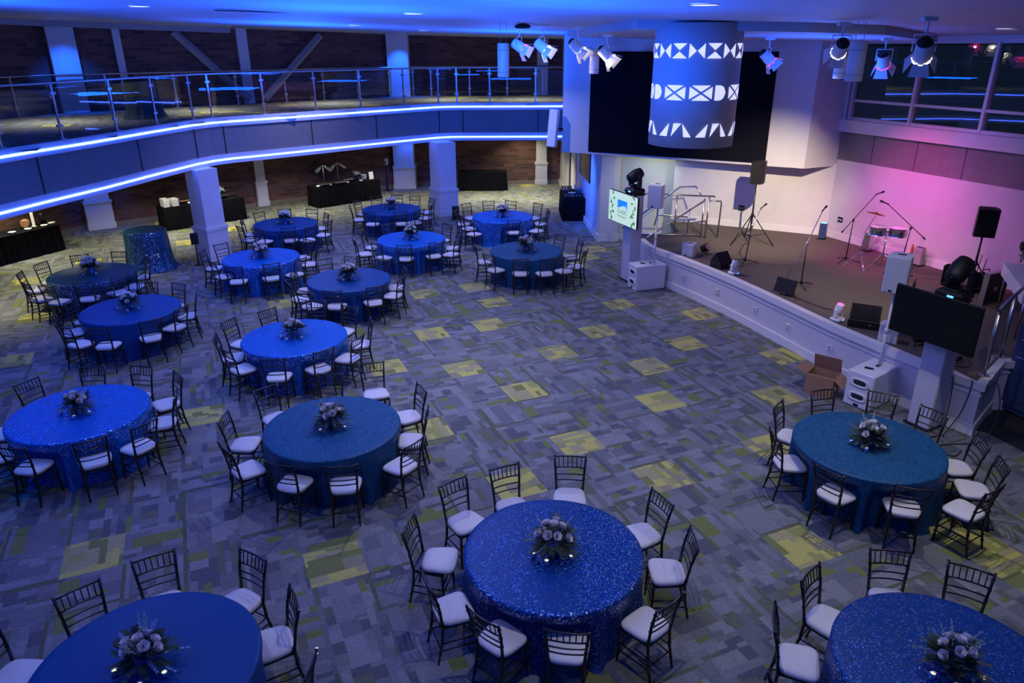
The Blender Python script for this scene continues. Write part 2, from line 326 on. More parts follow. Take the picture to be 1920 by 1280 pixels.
# ------------------------------------------------------------------ the room
def CZ(x, y): return 6.188 - .02695 * x - .0084 * y          # the ceiling falls gently towards the stage side
YEL = {(6, 21), (8, 21), (9, 18), (13, 21), (11, 19), (13, 17), (11, 16), (6, 18), (7, 16), (10, 14), (15, 19), (7, 13), (8, 11), (13, 13), (9, 8), (4, 15), (5, 12), (4, 19),
       (-3, 13), (1, 11), (-1, 18), (-6, 24), (15, 15), (12, 7), (11, 11)}
def tiles(name, poly, z, ycond):
    a = math.radians(23.5); ca, sa = math.cos(a), math.sin(a); s = .655; pu, pv = .26381817, -.09679038
    me = bpy.data.meshes.new(name); V = []; F = []; D = []; UV = []
    rnd = random.Random(5)
    def inside(x, y):
        c = False; n = len(poly)
        for i in range(n):
            x1, y1 = poly[i]; x2, y2 = poly[(i + 1) % n]
            if (y1 > y) != (y2 > y) and x < (x2 - x1) * (y - y1) / (y2 - y1) + x1: c = not c
        return c
    for i in range(-32, 45):
        for j in range(-22, 66):
            r = rnd.random(); q = rnd.randrange(4); yf = rnd.random()
            cx, cy = (i + pu) * s, (j + pv) * s; X, Y = cx * ca - cy * sa, cx * sa + cy * ca
            if not inside(X, Y): continue
            if ycond: far = abs(i * 1.0 - 5) > 11 or j > 22 or j < 7; y = 1.0 if ((i, j) in YEL or (far and yf < .075 and (i + j) % 2 == 0)) else 0.0
            else: y = 1.0 if yf < .08 else 0.0
            b = len(V)
            for (du, dv) in ((-.5, -.5), (.5, -.5), (.5, .5), (-.5, .5)):
                x_, y_ = (i + pu + du) * s, (j + pv + dv) * s; V.append((x_ * ca - y_ * sa, x_ * sa + y_ * ca, z))
            F.append((b, b + 1, b + 2, b + 3)); D.append((r, y)); c4 = [(0.001, .001), (.999, .001), (.999, .999), (.001, .999)]; UV += [c4[(k + q) % 4] for k in range(4)]
    me.from_pydata(V, [], F); me.materials.append(M['carpet'])
    at = me.attributes.new('tile', 'FLOAT_VECTOR', 'FACE')
    for k, (r, y) in enumerate(D): at.data[k].vector = (r, y, 0)
    ul = me.uv_layers.new(name='UVMap')
    for k, t in enumerate(UV): ul.data[k].uv = t
    o = bpy.data.objects.new(name, me); C.objects.link(o); o['kind'] = 'structure'; return o
tiles('floor', [(-18, -5), (14, -5), (14, 34), (-18, 34)], 0.0, True)
mb = MB(); mb.prism([(-18.5, -5), (14.5, -5), (14.5, 34.5), (-18.5, 34.5)], -.15, -.004); struct('floor_slab', mb, M['dark'])

mb = MB(); mb.prism([(7.2, 10.0), (7.4, 9.93), (7.65, 9.25), (9.6, 5.2), (13.9, 7.5), (13.0, 12.0), (8.2, 10.8)], -.003, .004); struct('floor_dark', mb, mat('dark_floor', (.02, .02, .024), .6, noise=.2, nscale=6))  # thin darker patch of floor right of the stage corner
# brick walls: left, back left, back right, with UVs in metres
def brickwall(name, a, b, z0, z1):
    a = Vector(a); b = Vector(b); L = (b - a).length; d = (b - a) / L; n = Vector((-d.y, d.x)) * .25
    V = [(a.x, a.y, z0), (b.x, b.y, z0), (b.x, b.y, z1), (a.x, a.y, z1), (a.x + n.x, a.y + n.y, z0), (b.x + n.x, b.y + n.y, z0), (b.x + n.x, b.y + n.y, z1), (a.x + n.x, a.y + n.y, z1)]
    F = [(0, 1, 2, 3), (5, 4, 7, 6), (3, 2, 6, 7), (1, 0, 4, 5), (0, 3, 7, 4), (2, 1, 5, 6)]
    me = bpy.data.meshes.new(name); me.from_pydata(V, [], F); me.materials.append(M['brick'])
    ul = me.uv_layers.new(name='UVMap')
    for p in me.polygons:
        for li in p.loop_indices:
            v = me.vertices[me.loops[li].vertex_index].co; ul.data[li].uv = ((Vector((v.x, v.y)) - a).dot(d), v.z)
    o = bpy.data.objects.new(name, me); C.objects.link(o); o['kind'] = 'structure'; return o
W0a, W01, W12, W2b = (-17.2, 11.0), (-14.35, 23.6), (-4.3, 31.8), (2.13, 32.2)
brickwall('wall_left', W0a, W01, 0, 6.75); brickwall('wall_back', W01, W12, 0, 6.7); brickwall('wall_far', W12, W2b, 0, 6.4)
mb = MB(); mb.wallseg((-17.3, -5), (-17.3, 11), .2, 0, 6.8, 1); struct('wall_side', mb, M['wall_grey'])
mb = MB(); mb.wallseg((-17.3, -4.8), (13.8, -4.8), .2, 0, 6.8, -1); struct('wall_rear', mb, M['wall_grey'])
mb = MB()
for a, b in ((W0a, W01), (W01, W12), (W12, W2b)): mb.wallseg(a, b, .03, 0, .14, -1)
struct('baseboard_back', mb, mat('stone_base', (.20, .17, .13), .7))
# ceiling with its gentle fall
mb = MB()
P = [(-18.5, -5), (14.5, -5), (14.5, 34.5), (-18.5, 34.5)]
mb.add([(x, y, CZ(x, y)) for x, y in P] + [(x, y, CZ(x, y) + .2) for x, y in P], [(0, 1, 2, 3)[::1], (7, 6, 5, 4), (0, 4, 5, 1), (1, 5, 6, 2), (2, 6, 7, 3), (3, 7, 4, 0)])
struct('ceiling', mb, M['ceil'])
# lowered ceiling field in front of the stage
mb = MB(); P = [(1.44, 20.03), (2.1, 13.15), (4.88, 12.77), (6.2, 13.0), (9.0, 16.5), (7.6, 18.4), (1.6, 21.7)]
mb.add([(x, y, CZ(x, y) - .14) for x, y in P] + [(x, y, CZ(x, y) + .02) for x, y in P], [tuple(range(7))[::-1], tuple(range(7, 14))] + [(i, (i + 1) % 7, 7 + (i + 1) % 7, 7 + i) for i in range(7)])
struct('ceiling_step', mb, M['ceil'])
# crown trim along the upper left wall
mb = MB()
for a, b in ((W0a, W01), (W01, (-9.9, 27.25))):
    a = Vector(a); b = Vector(b); d = (b - a).normalized(); n = Vector((d.y, -d.x))
    for k0, k1, z0, z1 in ((0, .5, -.16, 0.0),):
        V = []
        for (p, q) in ((a, k0), (b, k0), (b, k1), (a, k1)):
            V.append((p.x + n.x * q, p.y + n.y * q))
        mb.add([(x, y, CZ(x, y) + z0) for x, y in V] + [(x, y, CZ(x, y) + z1) for x, y in V], [(3, 2, 1, 0), (4, 5, 6, 7), (0, 1, 5, 4), (1, 2, 6, 5), (2, 3, 7, 6), (3, 0, 4, 7)])
struct('trim_1', mb, M['wall_grey'])

# balcony
FAS = [(-10.6, 10.4), (-10.25, 12.6), (-9.93, 13.88), (-9.66, 15.18), (-9.3, 16.66), (-8.98, 18.5), (-8.62, 20.2), (-8.36, 20.85), (-8.0, 21.3), (-7.24, 21.95), (-5.99, 23.12), (-4.56, 24.45), (-3.28, 25.62), (-2.6, 26.2), (-2.2, 26.38), (-1.8, 26.42), (0.78, 26.42), (2.4, 26.46)]
def offs(pl, k):      # offset a polyline to its left (into the balcony) by k
    out = []
    for i, p in enumerate(pl):
        a = Vector(pl[max(i - 1, 0)]); b = Vector(pl[min(i + 1, len(pl) - 1)]); d = (b - a).normalized(); out.append((p[0] - d.y * k, p[1] + d.x * k))
    return out
def ribbon(pl, k0, k1, z0, z1, mb=None):
    mb = mb or MB(); A = offs(pl, k0); B_ = offs(pl, k1); n = len(pl); V = []
    for (x, y), (u_, v_) in zip(A, B_): V += [(x, y, z0), (u_, v_, z0), (u_, v_, z1), (x, y, z1)]
    F = []
    for i in range(n - 1):
        for k in range(4): F.append((i * 4 + k, (i + 1) * 4 + k, (i + 1) * 4 + (k + 1) % 4, i * 4 + (k + 1) % 4))
    F += [(0, 1, 2, 3), tuple((n - 1) * 4 + k for k in (3, 2, 1, 0))]
    return mb.add(V, F)
FB = [(-10.6, 10.4), (-17.0, 10.4), W0a, W01, W12, (2.4, 31.9), (2.4, 26.46)]
slab = offs(FAS, .12) + [(2.4, 32.1), W12, W01, W0a, (-17.0, 10.4)]
mb = MB(); mb.prism(slab, 2.56, 3.70); struct('balcony_slab', mb, M['wall'])
tiles('floor_balcony', slab, 3.72, False)
struct('trim_2', ribbon(FAS, 0, .16, 2.52, 2.79), M['wall']); struct('trim_3', ribbon(FAS, 0, .16, 3.55, 3.79), M['wall'])
mb = ribbon(FAS, .05, .16, 2.79, 3.55)
fas = struct('wall_fascia', mb, M['panel'])
seg = MB()
def along(pl, pos):   # point and heading at arc length pos
    for i in range(len(pl) - 1):
        a = Vector(pl[i]); b = Vector(pl[i + 1]); L = (b - a).length
        if pos <= L: return a + (b - a) * (pos / L), (b - a) / L
        pos -= L
    return b, (b - a) / L
def nearest(pl, x, y):
    best = None; acc = 0
    for i in range(len(pl) - 1):
        a = Vector(pl[i]); b = Vector(pl[i + 1]); L = (b - a).length; t = max(0, min(1, (Vector((x, y)) - a).dot(b - a) / L / L)); q = a + (b - a) * t; dd = (Vector((x, y)) - q).length
        if best is None or dd < best[0]: best = (dd, acc + t * L)
        acc += L
    return best[1]
for (x, y) in [(-9.66, 15.1), (-9.05, 18.1), (-8.56, 20.3), (-8.1, 21.15), (-6.1, 23.0), (-4.4, 24.6), (-2.5, 26.25), (-1.7, 26.42), (0.95, 26.42)]:
    p, d = along(FAS, nearest(FAS, x, y)); seg.box((p.x - d.y * .045, p.y + d.x * .045, 3.17), (.03, .02, .76), math.atan2(d.y, d.x))
struct('trim_4', seg, M['seam'])
for z in (2.645, 3.665):
    tag(ribbon(FAS[1:], -.014, -.002, z - .019, z + .019).build('led_strip', M['led']), 'glowing blue white LED line along the %s edge of the curved balcony fascia' % ('lower' if z < 3 else 'upper'), 'light strip', 'LED lines of the balcony')

def railing(name, pl, k, z0, feet, h, label, group, gl):
    r = empty(name, (*feet[0], z0), 0, label, 'railing', group); inv = Vector((feet[0][0], feet[0][1], z0))
    R_ = offs(pl, k)
    mb = MB(); mb.M = Matrix.Translation(-inv); mb.tube([(x, y, z0 + h) for x, y in R_], .024, 8); mb.build('handrail', M['steel'], r)
    for (x, y) in feet:
        p, d = along(R_, nearest(R_, x, y)); a = math.atan2(d.y, d.x)
        mb = MB(); mb.M = Matrix.Translation(-inv); mb.box((p.x, p.y, z0 + h / 2), (.05, .025, h - .02), a); mb.box((p.x, p.y, z0 + .012), (.14, .10, .024), a)
        for zz in (.28, h - .2): mb.box((p.x, p.y, z0 + zz), (.14, .05, .05), a)
        mb.build('post', M['steel'], r)
    ps = sorted(nearest(R_, x, y) for x, y in feet)
    for s0, s1 in zip(ps[:-1], ps[1:]):
        g = MB(); g.M = Matrix.Translation(-inv); n = 5; L_ = s1 - s0
        if L_ < .35: continue
        pts = [along(R_, s0 + .06 + (L_ - .12) * i / n)[0] for i in range(n + 1)]
        V = []; F = []
        for q in pts: V += [(q.x, q.y, z0 + .10), (q.x, q.y, z0 + h - .09)]
        for i in range(n): F.append((2 * i, 2 * i + 2, 2 * i + 3, 2 * i + 1))
        g.add(V, F); o = g.build('glass_pane', M[gl], r)
    return r
railing('balcony_railing', FAS, .22, 3.79, [(-10.39, 13.0), (-10.1, 14.6), (-9.95, 16.14), (-9.5, 17.77), (-9.17, 19.23), (-8.76, 20.63), (-8.51, 21.25), (-7.31, 22.3), (-6.19, 23.56), (-4.9, 24.53), (-3.7, 25.7), (-2.55, 26.5), (-1.9, 26.62), (-.75, 26.62), (.85, 26.62), (2.1, 26.62)], 1.14,
        'long glass and steel railing on the curved front edge of the balcony', None, 'glass')
W = [W0a, W01, W12, W2b]
railing('balcony_railing', W, -.32, 3.72, [(-15.6, 16), (-15.0, 19), (-14.2, 22.0), (-12.9, 24.4), (-11.3, 25.7), (-9.7, 27.0), (-8.28, 28.1), (-7.15, 29.1), (-6.0, 30.0), (-4.95, 30.95), (-4.03, 31.5), (-3.3, 31.55), (-1.72, 31.7), (-.17, 31.8), (1.3, 31.9)], 1.12,
        'rear glass and steel railing in front of the upper brick wall', None, 'glass')

# columns and pilasters
def column(name, x, y, a, w_, d_, z0, z1, plinth=True, ret=None):
    mb = MB(); mb.box((x, y, (z0 + z1) / 2), (w_, d_, z1 - z0), a)
    if plinth:
        mb.box((x, y, z0 + .43), (w_ + .06, d_ + .06, .86), a); mb.box((x, y, z0 + .90), (w_ + .11, d_ + .11, .09), a); mb.box((x, y, z0 + .09), (w_ + .10, d_ + .10, .18), a)
    return struct(name, mb, M['wall'])
ca, sa = ang(55)
column('column_front', -8.48 + .30 * ca - .30 * sa, 19.78 + .30 * sa + .30 * ca, math.radians(55), .6, .6, 0, 2.53)
ca, sa = ang(33)
column('column_far', -2.5 + .34 * ca - .38 * sa, 25.45 + .34 * sa + .38 * ca, math.radians(33), .68, .7, 0, 2.53)
aw = math.atan2(W12[1] - W01[1], W12[0] - W01[0])
column('pilaster_1', -13.95, 24.15, aw, .75, .9, 0, 6.5); 
column('pilaster_2', -9.55, 27.62, aw, .36, .36, 0, 6.45); column('pilaster_3', -4.55, 31.35, .05, .85, .75, 0, 6.1)
column('pilaster_4', 1.3, 32.1, .02, .45, .35, 0, 6.0); column('pilaster_5', -12.6, 25.0, aw, .22, .2, 3.7, 6.45, False)
for (a, b) in [(((-11.2, 26.05), 6.1), ((-9.4, 27.35), 3.85)), (((-7.1, 29.2), 6.0), ((-8.95, 27.6), 3.85))]:
    mb = MB(); d = Vector((b[0][0] - a[0][0], b[0][1] - a[0][1], b[1] - a[1])); p = Vector((*a[0], a[1])); mb.tube([p, p + d], .13, 4, smooth=False)
    mb.build('diagonal_brace', M['wall_grey'], label='grey steel brace slanting down to the %s across the upper brick wall' % ('right' if a[0][0] < b[0][0] else 'left'), cat='brace', group='steel braces on the upper wall')

# right of the balcony: corridor wall with the tall pilaster, bulkhead, stage walls
e1 = Vector((1.50, 22.0)); e2 = Vector((7.46, 18.71)); ed = (e2 - e1).normalized(); en = Vector((-ed.y, ed.x))   # en points behind the bulkhead
mb = MB(); pl = [tuple(e1), tuple(e2), (8.55, 19.2), (8.3, 21.5), (2.9, 24.4), tuple(e1 + en * .9)]; mb.prism(pl, 2.70, 5.95); struct('wall_bulkhead', mb, M['wall'])
mb = MB(); mb.wallseg((2.69, 21.9), (2.13, 32.3), .4, 0, 2.72, -1); mb.wallseg((2.13, 32.3), (2.2, 26.4), .4, 2.7, 6.1, 1); struct('wall_corridor', mb, M['wall'])
mb = MB(); mb.prism([(2.69, 21.9), (3.28, 22.0), (3.2, 23.0), (2.66, 22.6)], 0, 2.72); struct('column_stage', mb, M['wall'])
mb = MB(); mb.prism([(2.66, 21.87), (3.31, 21.97), (3.25, 22.3), (2.62, 22.2)], 0, .22); mb.wallseg((2.66, 21.9), (2.1, 32.3), .03, 0, .2, 1); struct('baseboard_left', mb, M['white'])
# alcove beside the stage stair
mb = MB(); mb.wallseg((3.25, 22.3), (5.0, 21.75), .2, 0, 2.72); struct('wall_alcove', mb, M['door'])
mb = MB(); mb.wallseg((3.22, 22.28), (4.95, 21.73), .03, 0, .16, -1); struct('baseboard_alcove', mb, M['white'])
bs = Vector((4.68, 21.0)); bc = Vector((8.457, 19.10)); rr = Vector((12.6, 9.38))
mb = MB(); mb.wallseg(bs, bc, .25, 0, 2.75); struct('wall_stage', mb, M['wall'])
mb = MB(); mb.wallseg(bs, bc, .03, .86, 1.03, -1); mb.wallseg(bc, rr, .03, .86, 1.03, -1); struct('baseboard_stage', mb, M['white'])
rd = (rr - bc).normalized(); rn = Vector((rd.y, -rd.x)) * -1      # points out of the room
if rn.dot(Vector((1, 0))) < 0: rn = -rn
def rw(t, o_, z): p = bc + rd * t + rn * o_; return (p.x, p.y, z)
RL = (rr - bc).length
def rbox(mb, t0, t1, o0, o1, z0, z1):
    V = [rw(t, o_, z) for z in (z0, z1) for t, o_ in ((t0, o0), (t1, o0), (t1, o1), (t0, o1))]
    return mb.add(V, [(3, 2, 1, 0), (4, 5, 6, 7), (0, 1, 5, 4), (1, 2, 6, 5), (2, 3, 7, 6), (3, 0, 4, 7)])
mb = MB(); rbox(mb, 0, RL, 0, .25, 0, 2.88); rbox(mb, 0, RL, 0.06, .25, 2.88, 3.58); struct('wall_right', mb, M['wall'])
mb = MB()
ts = [-.1, 1.0, 2.22, 3.43, 4.85, 6.3, 7.7, 9.1, RL]
for a, b in zip(ts[:-1], ts[1:]): rbox(mb, a + .012, b - .012, .03, .06, 2.885, 3.575)
struct('wall_right_panels', mb, M['panel'])
mb = MB(); rbox(mb, -.1, RL, -.09, .25, 3.58, 3.87); struct('trim_5', mb, M['wall'])
mb = MB(); rbox(mb, -.2, .0, .02, .25, 3.87, 5.95); rbox(mb, -.2, RL, .0, .25, 5.70, 5.95); struct('wall_right_head', mb, M['wall'])
mull = [.1, 1.84, 3.58, 5.32, 7.06, 8.8]
wn_ = 1
for a, b in zip(mull[:-1], mull[1:]):
    f = MB()
    for z0, z1 in ((3.87, 3.94), (4.30, 4.36), (5.64, 5.70)): rbox(f, a, b, .05, .17, z0, z1)
    rbox(f, a - .035, a + .035, .03, .19, 3.87, 5.70)
    fo = f.build('window_%d' % wn_, M['wall'], kind='structure')
    g = MB(); V = [rw(a, .12, 3.9), rw(b, .12, 3.9), rw(b, .12, 5.66), rw(a, .12, 5.66)]; g.add(V, [(0, 1, 2, 3)]); g.build('glass_pane', M['winglass'], fo); wn_ += 1

# stage platform
EDGE = [(3.38, 18.75), (3.43, 18.3), (3.53, 17.85), (3.68, 17.55), (3.86, 17.25), (4.28, 16.42), (4.77, 15.32), (5.06, 14.55), (5.46, 13.40), (5.84, 12.30), (6.24, 11.38), (6.56, 10.72), (6.83, 10.22), (7.12, 9.78)]
SIDE = [(7.12, 9.78), (7.97, 10.66), (12.3, 10.1)]
STG = EDGE + SIDE[1:] + [tuple(rr), tuple(bc), (4.68, 21.0), (4.6, 19.5), (3.45, 19.3)]
mb = MB(); mb.prism([(x, y) for x, y in offs(EDGE, .10)] + [(7.98, 10.86), (12.3, 10.3), (12.35, 9.95), tuple(bc), (4.68, 21.0), (4.6, 19.5), (3.5, 19.35)], .70, .862); struct('floor_stage', mb, M['brown'])
ef = EDGE + [SIDE[1], (12.3, 10.1)]
struct('wall_stage_front', ribbon(ef, .05, .18, 0.0, .80), M['wall'])
struct('trim_6', ribbon(ef, 0, .15, .76, .885), M['white']); struct('trim_7', ribbon(ef, .03, .12, .66, .685), M['white'])
struct('baseboard_front', ribbon(ef, .015, .1, 0, .17), M['white'])
for k, (x, y) in enumerate([(4.08, 16.72), (4.62, 15.62), (5.10, 14.4), (5.45, 13.4), (5.84, 12.3)]):
    p, d = along(EDGE, nearest(EDGE, x, y)); a = math.atan2(d.y, d.x)
    t = empty('outlet_cover', (p.x - d.y * .045, p.y + d.x * .045, .42), a, ['white outlet plate on the stage front beside the far subwoofer', 'second white outlet plate along the stage front from the far subwoofer', 'middle outlet plate of the five on the stage front', 'fourth outlet plate on the stage front, counted from the far subwoofer', 'outlet plate on the stage front nearest the cardboard box'][k], 'outlet', 'outlet plates on the stage front')
    mb = MB(); mb.box((0, -.006, 0), (.12, .014, .14), bev=.004); mb.build('plate', M['whitep'], t)
    mb = MB(); mb.box((0, -.015, .03), (.05, .006, .04)); mb.box((0, -.015, -.03), (.05, .006, .04)); mb.build('socket', M['wall_grey'], t)
def wallplate(name, o, label, m, dark=True):
    pass
# black outlet plates on the stage back wall
for k, (p, a, lb) in enumerate([((6.42, 20.06, 1.42), -28, 'black outlet plate low on the back stage wall by the tripod speaker'), ((8.62, 18.72, 1.38), -67, 'black outlet plate beside the glowing blue uplight tower')]):
    t = empty('outlet_cover', p, math.radians(a), lb, 'outlet'); mb = MB(); mb.box((0, -.01, 0), (.16, .02, .13), bev=.004); mb.build('plate', M['blackg'], t)
    mb = MB()
    for sx in (-.035, .035): mb.box((sx, -.023, 0), (.03, .006, .05))
    mb.build('socket', M['whitep'], t)
# projection screen recessed on the bulkhead
s0 = e1 + ed * .85; s1 = e1 + ed * 5.84
mb = MB(); n_ = en * -.02
V = []
for p, z in ((s0, 2.76), (s1, 2.76), (s1, 5.47), (s0, 5.47)): V.append((p.x + n_.x, p.y + n_.y, z))
for p, z in ((s0, 2.76), (s1, 2.76), (s1, 5.47), (s0, 5.47)): V.append((p.x, p.y, z))
mb.add(V, [(0, 1, 2, 3), (7, 6, 5, 4), (0, 4, 5, 1), (1, 5, 6, 2), (2, 6, 7, 3), (3, 7, 4, 0)])
mb.build('projection_screen', M['screen'], label='large dark projection screen on the white bulkhead behind the hanging drum', cat='screen')

# ------------------------------------------------------------------ chairs
def make_chair():
    r = empty('chiavari_chair')
    lg = M['chair']
    # the chair faces -Y, its back stands at +Y, origin on the floor below the seat
    def ringed(mb, pts, rad, rings):
        mb.tube(pts, rad, 7)
        P = [Vector(p) for p in pts]
        for t in rings:
            L = t * (len(P) - 1); i = min(int(L), len(P) - 2); q = P[i].lerp(P[i + 1], L - i); d = (P[i + 1] - P[i]).normalized() * .005
            mb.tube([q - d, q + d], (max(rad) if isinstance(rad, list) else rad) * 1.28, 7)
        return mb
    for s in (-1, 1):
        ringed(MB(), [(s * .188, -.185, 0), (s * .182, -.172, .435)], [.012, .016], (.2, .35, .75)).build('leg', lg, r)
        ringed(MB(), [(s * .165, .215, 0), (s * .158, .165, .25), (s * .160, .150, .44), (s * .178, .185, .70), (s * .196, .240, .925)], [.012, .016, .016, .0145, .013], (.12, .3, .55, .68, .8, .93)).build('leg', lg, r)
    mb = MB()
    for a, b in (((-.18, -.172, .43), (.18, -.172, .43)), ((-.16, .152, .43), (.16, .152, .43)), ((-.182, -.172, .43), (-.160, .152, .43)), ((.182, -.172, .43), (.160, .152, .43))): mb.tube([a, b], .017, 7)
    mb.box((0, -.01, .437), (.34, .33, .014)); mb.build('seat_frame', lg, r)
    mb = MB()
    def crv(z, y, hw, rad, n=6): mb.tube([(-hw + 2 * hw * i / n, y + .018 * math.sin(PI * i / n), z) for i in range(n + 1)], rad, 6)
    crv(.900, .232, .193, .011); crv(.765, .198, .183, .009); crv(.675, .180, .176, .0085); crv(.600, .168, .170, .0085)
    for i in range(6):
        t = -.135 + .27 * i / 5; b = .018 * math.cos(t / .19 * PI / 2); mb.tube([(t, .198 + b, .765), (t * 1.05, .232 + b, .900)], .0065, 5)
    mb.build('backrest', lg, r)
    mb = MB()
    for z in (.15, .24):
        for s in (-1, 1): mb.tube([(s * .186, -.182, z), (s * .162, .190 - z * .1, z)], .0085, 6)
    mb.tube([(-.186, -.18, .20), (.186, -.18, .20)], .0085, 6); mb.tube([(-.186, -.178, .30), (.186, -.178, .30)], .0085, 6); mb.tube([(-.163, .185, .20), (.163, .185, .20)], .0085, 6)
    mb.build('stretcher', lg, r)
    mb = MB(); n = 28; V = []; F = []
    lay = [(.94, .445), (1.0, .458), (1.0, .478), (.96, .492), (.80, .502), (.45, .507)]
    for k, z in lay:
        for i in range(n):
            t = 2 * PI * i / n; c, s_ = math.cos(t), math.sin(t); e = 2 / 4.2
            x = math.copysign(abs(c) ** e, c) * .198 * k; y = math.copysign(abs(s_) ** e, s_) * .185 * k
            x *= 1 - .10 * (y / .185); V.append((x, y - .012, z))
    for l in range(len(lay) - 1):
        for i in range(n): F.append((l * n + i, l * n + (i + 1) % n, (l + 1) * n + (i + 1) % n, (l + 1) * n + i))
    F += [tuple(range(n))[::-1], tuple(range((len(lay) - 1) * n, len(lay) * n))]; mb.add(V, F, True); mb.build('seat_cushion', M['cushion'], r)
    return r
TABLES = [
    (0.42, 6.13, [(0.3, 1.46, 358.6), (30.5, 1.48, 26.5), (79.6, 1.66, 86.0), (110.5, 1.49, 114.7), (136.1, 1.56, 128.8), (170.1, 1.56, 168.5), (206.6, 1.39, 204.1), (237.7, 1.3, 229.2), (272.1, 1.28, 261.9), (317.7, 1.38, 309.9)]),
    (-2.49, 8.82, [(4.1, 1.32, 2.9), (38.5, 1.46, 28.3), (82.9, 1.82, 109.0), (103.5, 1.44, 89.5), (142.6, 1.52, 135.7), (180.2, 1.5, 180.9), (215.6, 1.44, 223.1), (253.7, 1.28, 253.8), (287.4, 1.34, 277.5), (328.9, 1.42, 322.8)]),
    (-6.25, 9.27, [(10.7, 1.34, 16.5), (42.4, 1.42, 42.4), (75.7, 1.31, 79.5), (110.1, 1.34, 96.8), (148.8, 1.37, 156.0), (187.0, 1.36, 187.0), (226.0, 1.34, 226.0), (263.9, 1.28, 263.9), (305.3, 1.33, 302.2), (333.3, 1.42, 330.2)]),
    (-3.94, 12.15, [(16.5, 1.4, 16.5), (58.1, 1.43, 66.0), (89.9, 1.58, 89.9), (128.2, 1.32, 140.8), (161.3, 1.43, 159.8), (195.5, 1.34, 195.5), (228.0, 1.31, 228.0), (270.9, 1.36, 273.3), (308.5, 1.25, 313.7), (341.1, 1.32, 339.2)]),
    (4.68, 8.28, [(28.7, 1.38, 31.2), (58.0, 1.41, 59.0), (94.0, 1.32, 101.7), (137.0, 1.25, 142.4), (181.0, 1.25, 182.4), (224.1, 1.25, 214.0), (266.8, 1.25, 252.8), (302.9, 1.54, 300.1), (331.7, 1.49, 343.8), (353.6, 1.4, 352.2)]),
    (-7.66, 13.69, [(21.0, 1.25, 21.0), (67.9, 1.29, 67.9), (99.8, 1.32, 96.3), (139.6, 1.25, 131.7), (176.5, 1.25, 176.5), (212.6, 1.31, 212.6), (249.2, 1.5, 246.3), (275.5, 1.5, 274.5), (310.4, 1.4, 305.2), (342.6, 1.26, 342.6)]),
    (-9.76, 16.16, [(39.6, 1.25, 39.6), (91.5, 1.37, 91.5), (129.1, 1.37, 115.1), (166.2, 1.43, 162.6), (197.4, 1.46, 197.1), (236.3, 1.43, 236.3), (262.7, 1.46, 256.7), (291.5, 1.32, 286.7), (325.3, 1.26, 325.3), (353.6, 1.25, 353.6)]),
    (-6.26, 17.5, [(17.9, 1.38, 17.9), (52.5, 1.46, 52.5), (78.0, 1.4, 78.0), (117.2, 1.48, 103.2), (149.6, 1.48, 139.0), (179.2, 1.47, 179.2), (224.8, 1.25, 224.8), (261.8, 1.38, 275.8), (299.2, 1.25, 297.6), (330.1, 1.37, 330.1)]),
    (-6.72, 21.22, [(32.5, 1.28, 34.4), (70.5, 1.39, 84.5), (107.2, 1.38, 102.1), (141.7, 1.35, 141.7), (190.1, 1.25, 190.1), (224.4, 1.44, 224.4), (251.1, 1.33, 248.9), (289.6, 1.25, 280.4), (314.4, 1.49, 314.4), (345.2, 1.45, 345.2)]),
    (-3.68, 15.64, [(14.4, 1.29, 14.4), (60.4, 1.25, 60.4), (97.9, 1.39, 97.9), (125.8, 1.42, 125.8), (177.4, 1.27, 177.4), (209.3, 1.36, 209.3), (239.8, 1.45, 239.8), (266.7, 1.29, 269.4), (307.4, 1.29, 295.6), (342.5, 1.33, 342.5)]),
    (-3.89, 23.26, [(36.9, 1.56, 36.9), (65.8, 1.48, 79.8), (91.3, 1.58, 89.0), (118.1, 1.52, 107.9), (153.2, 1.39, 153.2), (196.8, 1.31, 196.8), (247.9, 1.33, 261.9), (291.6, 1.25, 277.6), (318.5, 1.39, 318.5), (353.5, 1.34, 353.5)]),
    (-2.74, 19.31, [(3.5, 1.37, 3.5), (51.2, 1.45, 51.2), (90.0, 1.4, 90.0), (125.0, 1.4, 125.0), (171.0, 1.38, 171.0), (203.0, 1.57, 203.0), (234.5, 1.34, 234.5), (269.2, 1.25, 273.1), (308.4, 1.26, 294.4), (332.6, 1.52, 332.6)]),
    (-0.28, 22.08, [(8.6, 1.46, 8.6), (46.1, 1.66, 46.1), (80.8, 1.66, 72.3), (106.2, 1.71, 92.2), (133.6, 1.73, 133.6), (171.7, 1.48, 171.7), (202.8, 1.36, 202.8), (233.2, 1.65, 233.2), (286.1, 1.25, 272.1), (324.0, 1.53, 324.0)]),
    (0.38, 18.06, [(16.0, 1.5, 13.0), (46.7, 1.37, 43.0), (182.8, 1.33, 182.8), (225.4, 1.36, 225.4), (262.8, 1.36, 269.3), (289.9, 1.44, 285.4), (313.1, 1.53, 301.1), (338.1, 1.58, 338.1)]),
    (-3.11, 4.62, [(31.5, 1.28, 27.8), (68.6, 1.38, 58.4), (111.3, 1.36, 120.0), (141.5, 1.27, 134.5), (172.4, 1.55, 172.4), (354.2, 1.44, 354.2)]),
    (3.68, 4.58, [(54.1, 1.34, 59.2), (84.7, 1.36, 82.4), (128.1, 1.31, 134.0), (161.8, 1.42, 160.8), (193.2, 1.61, 193.2)])]

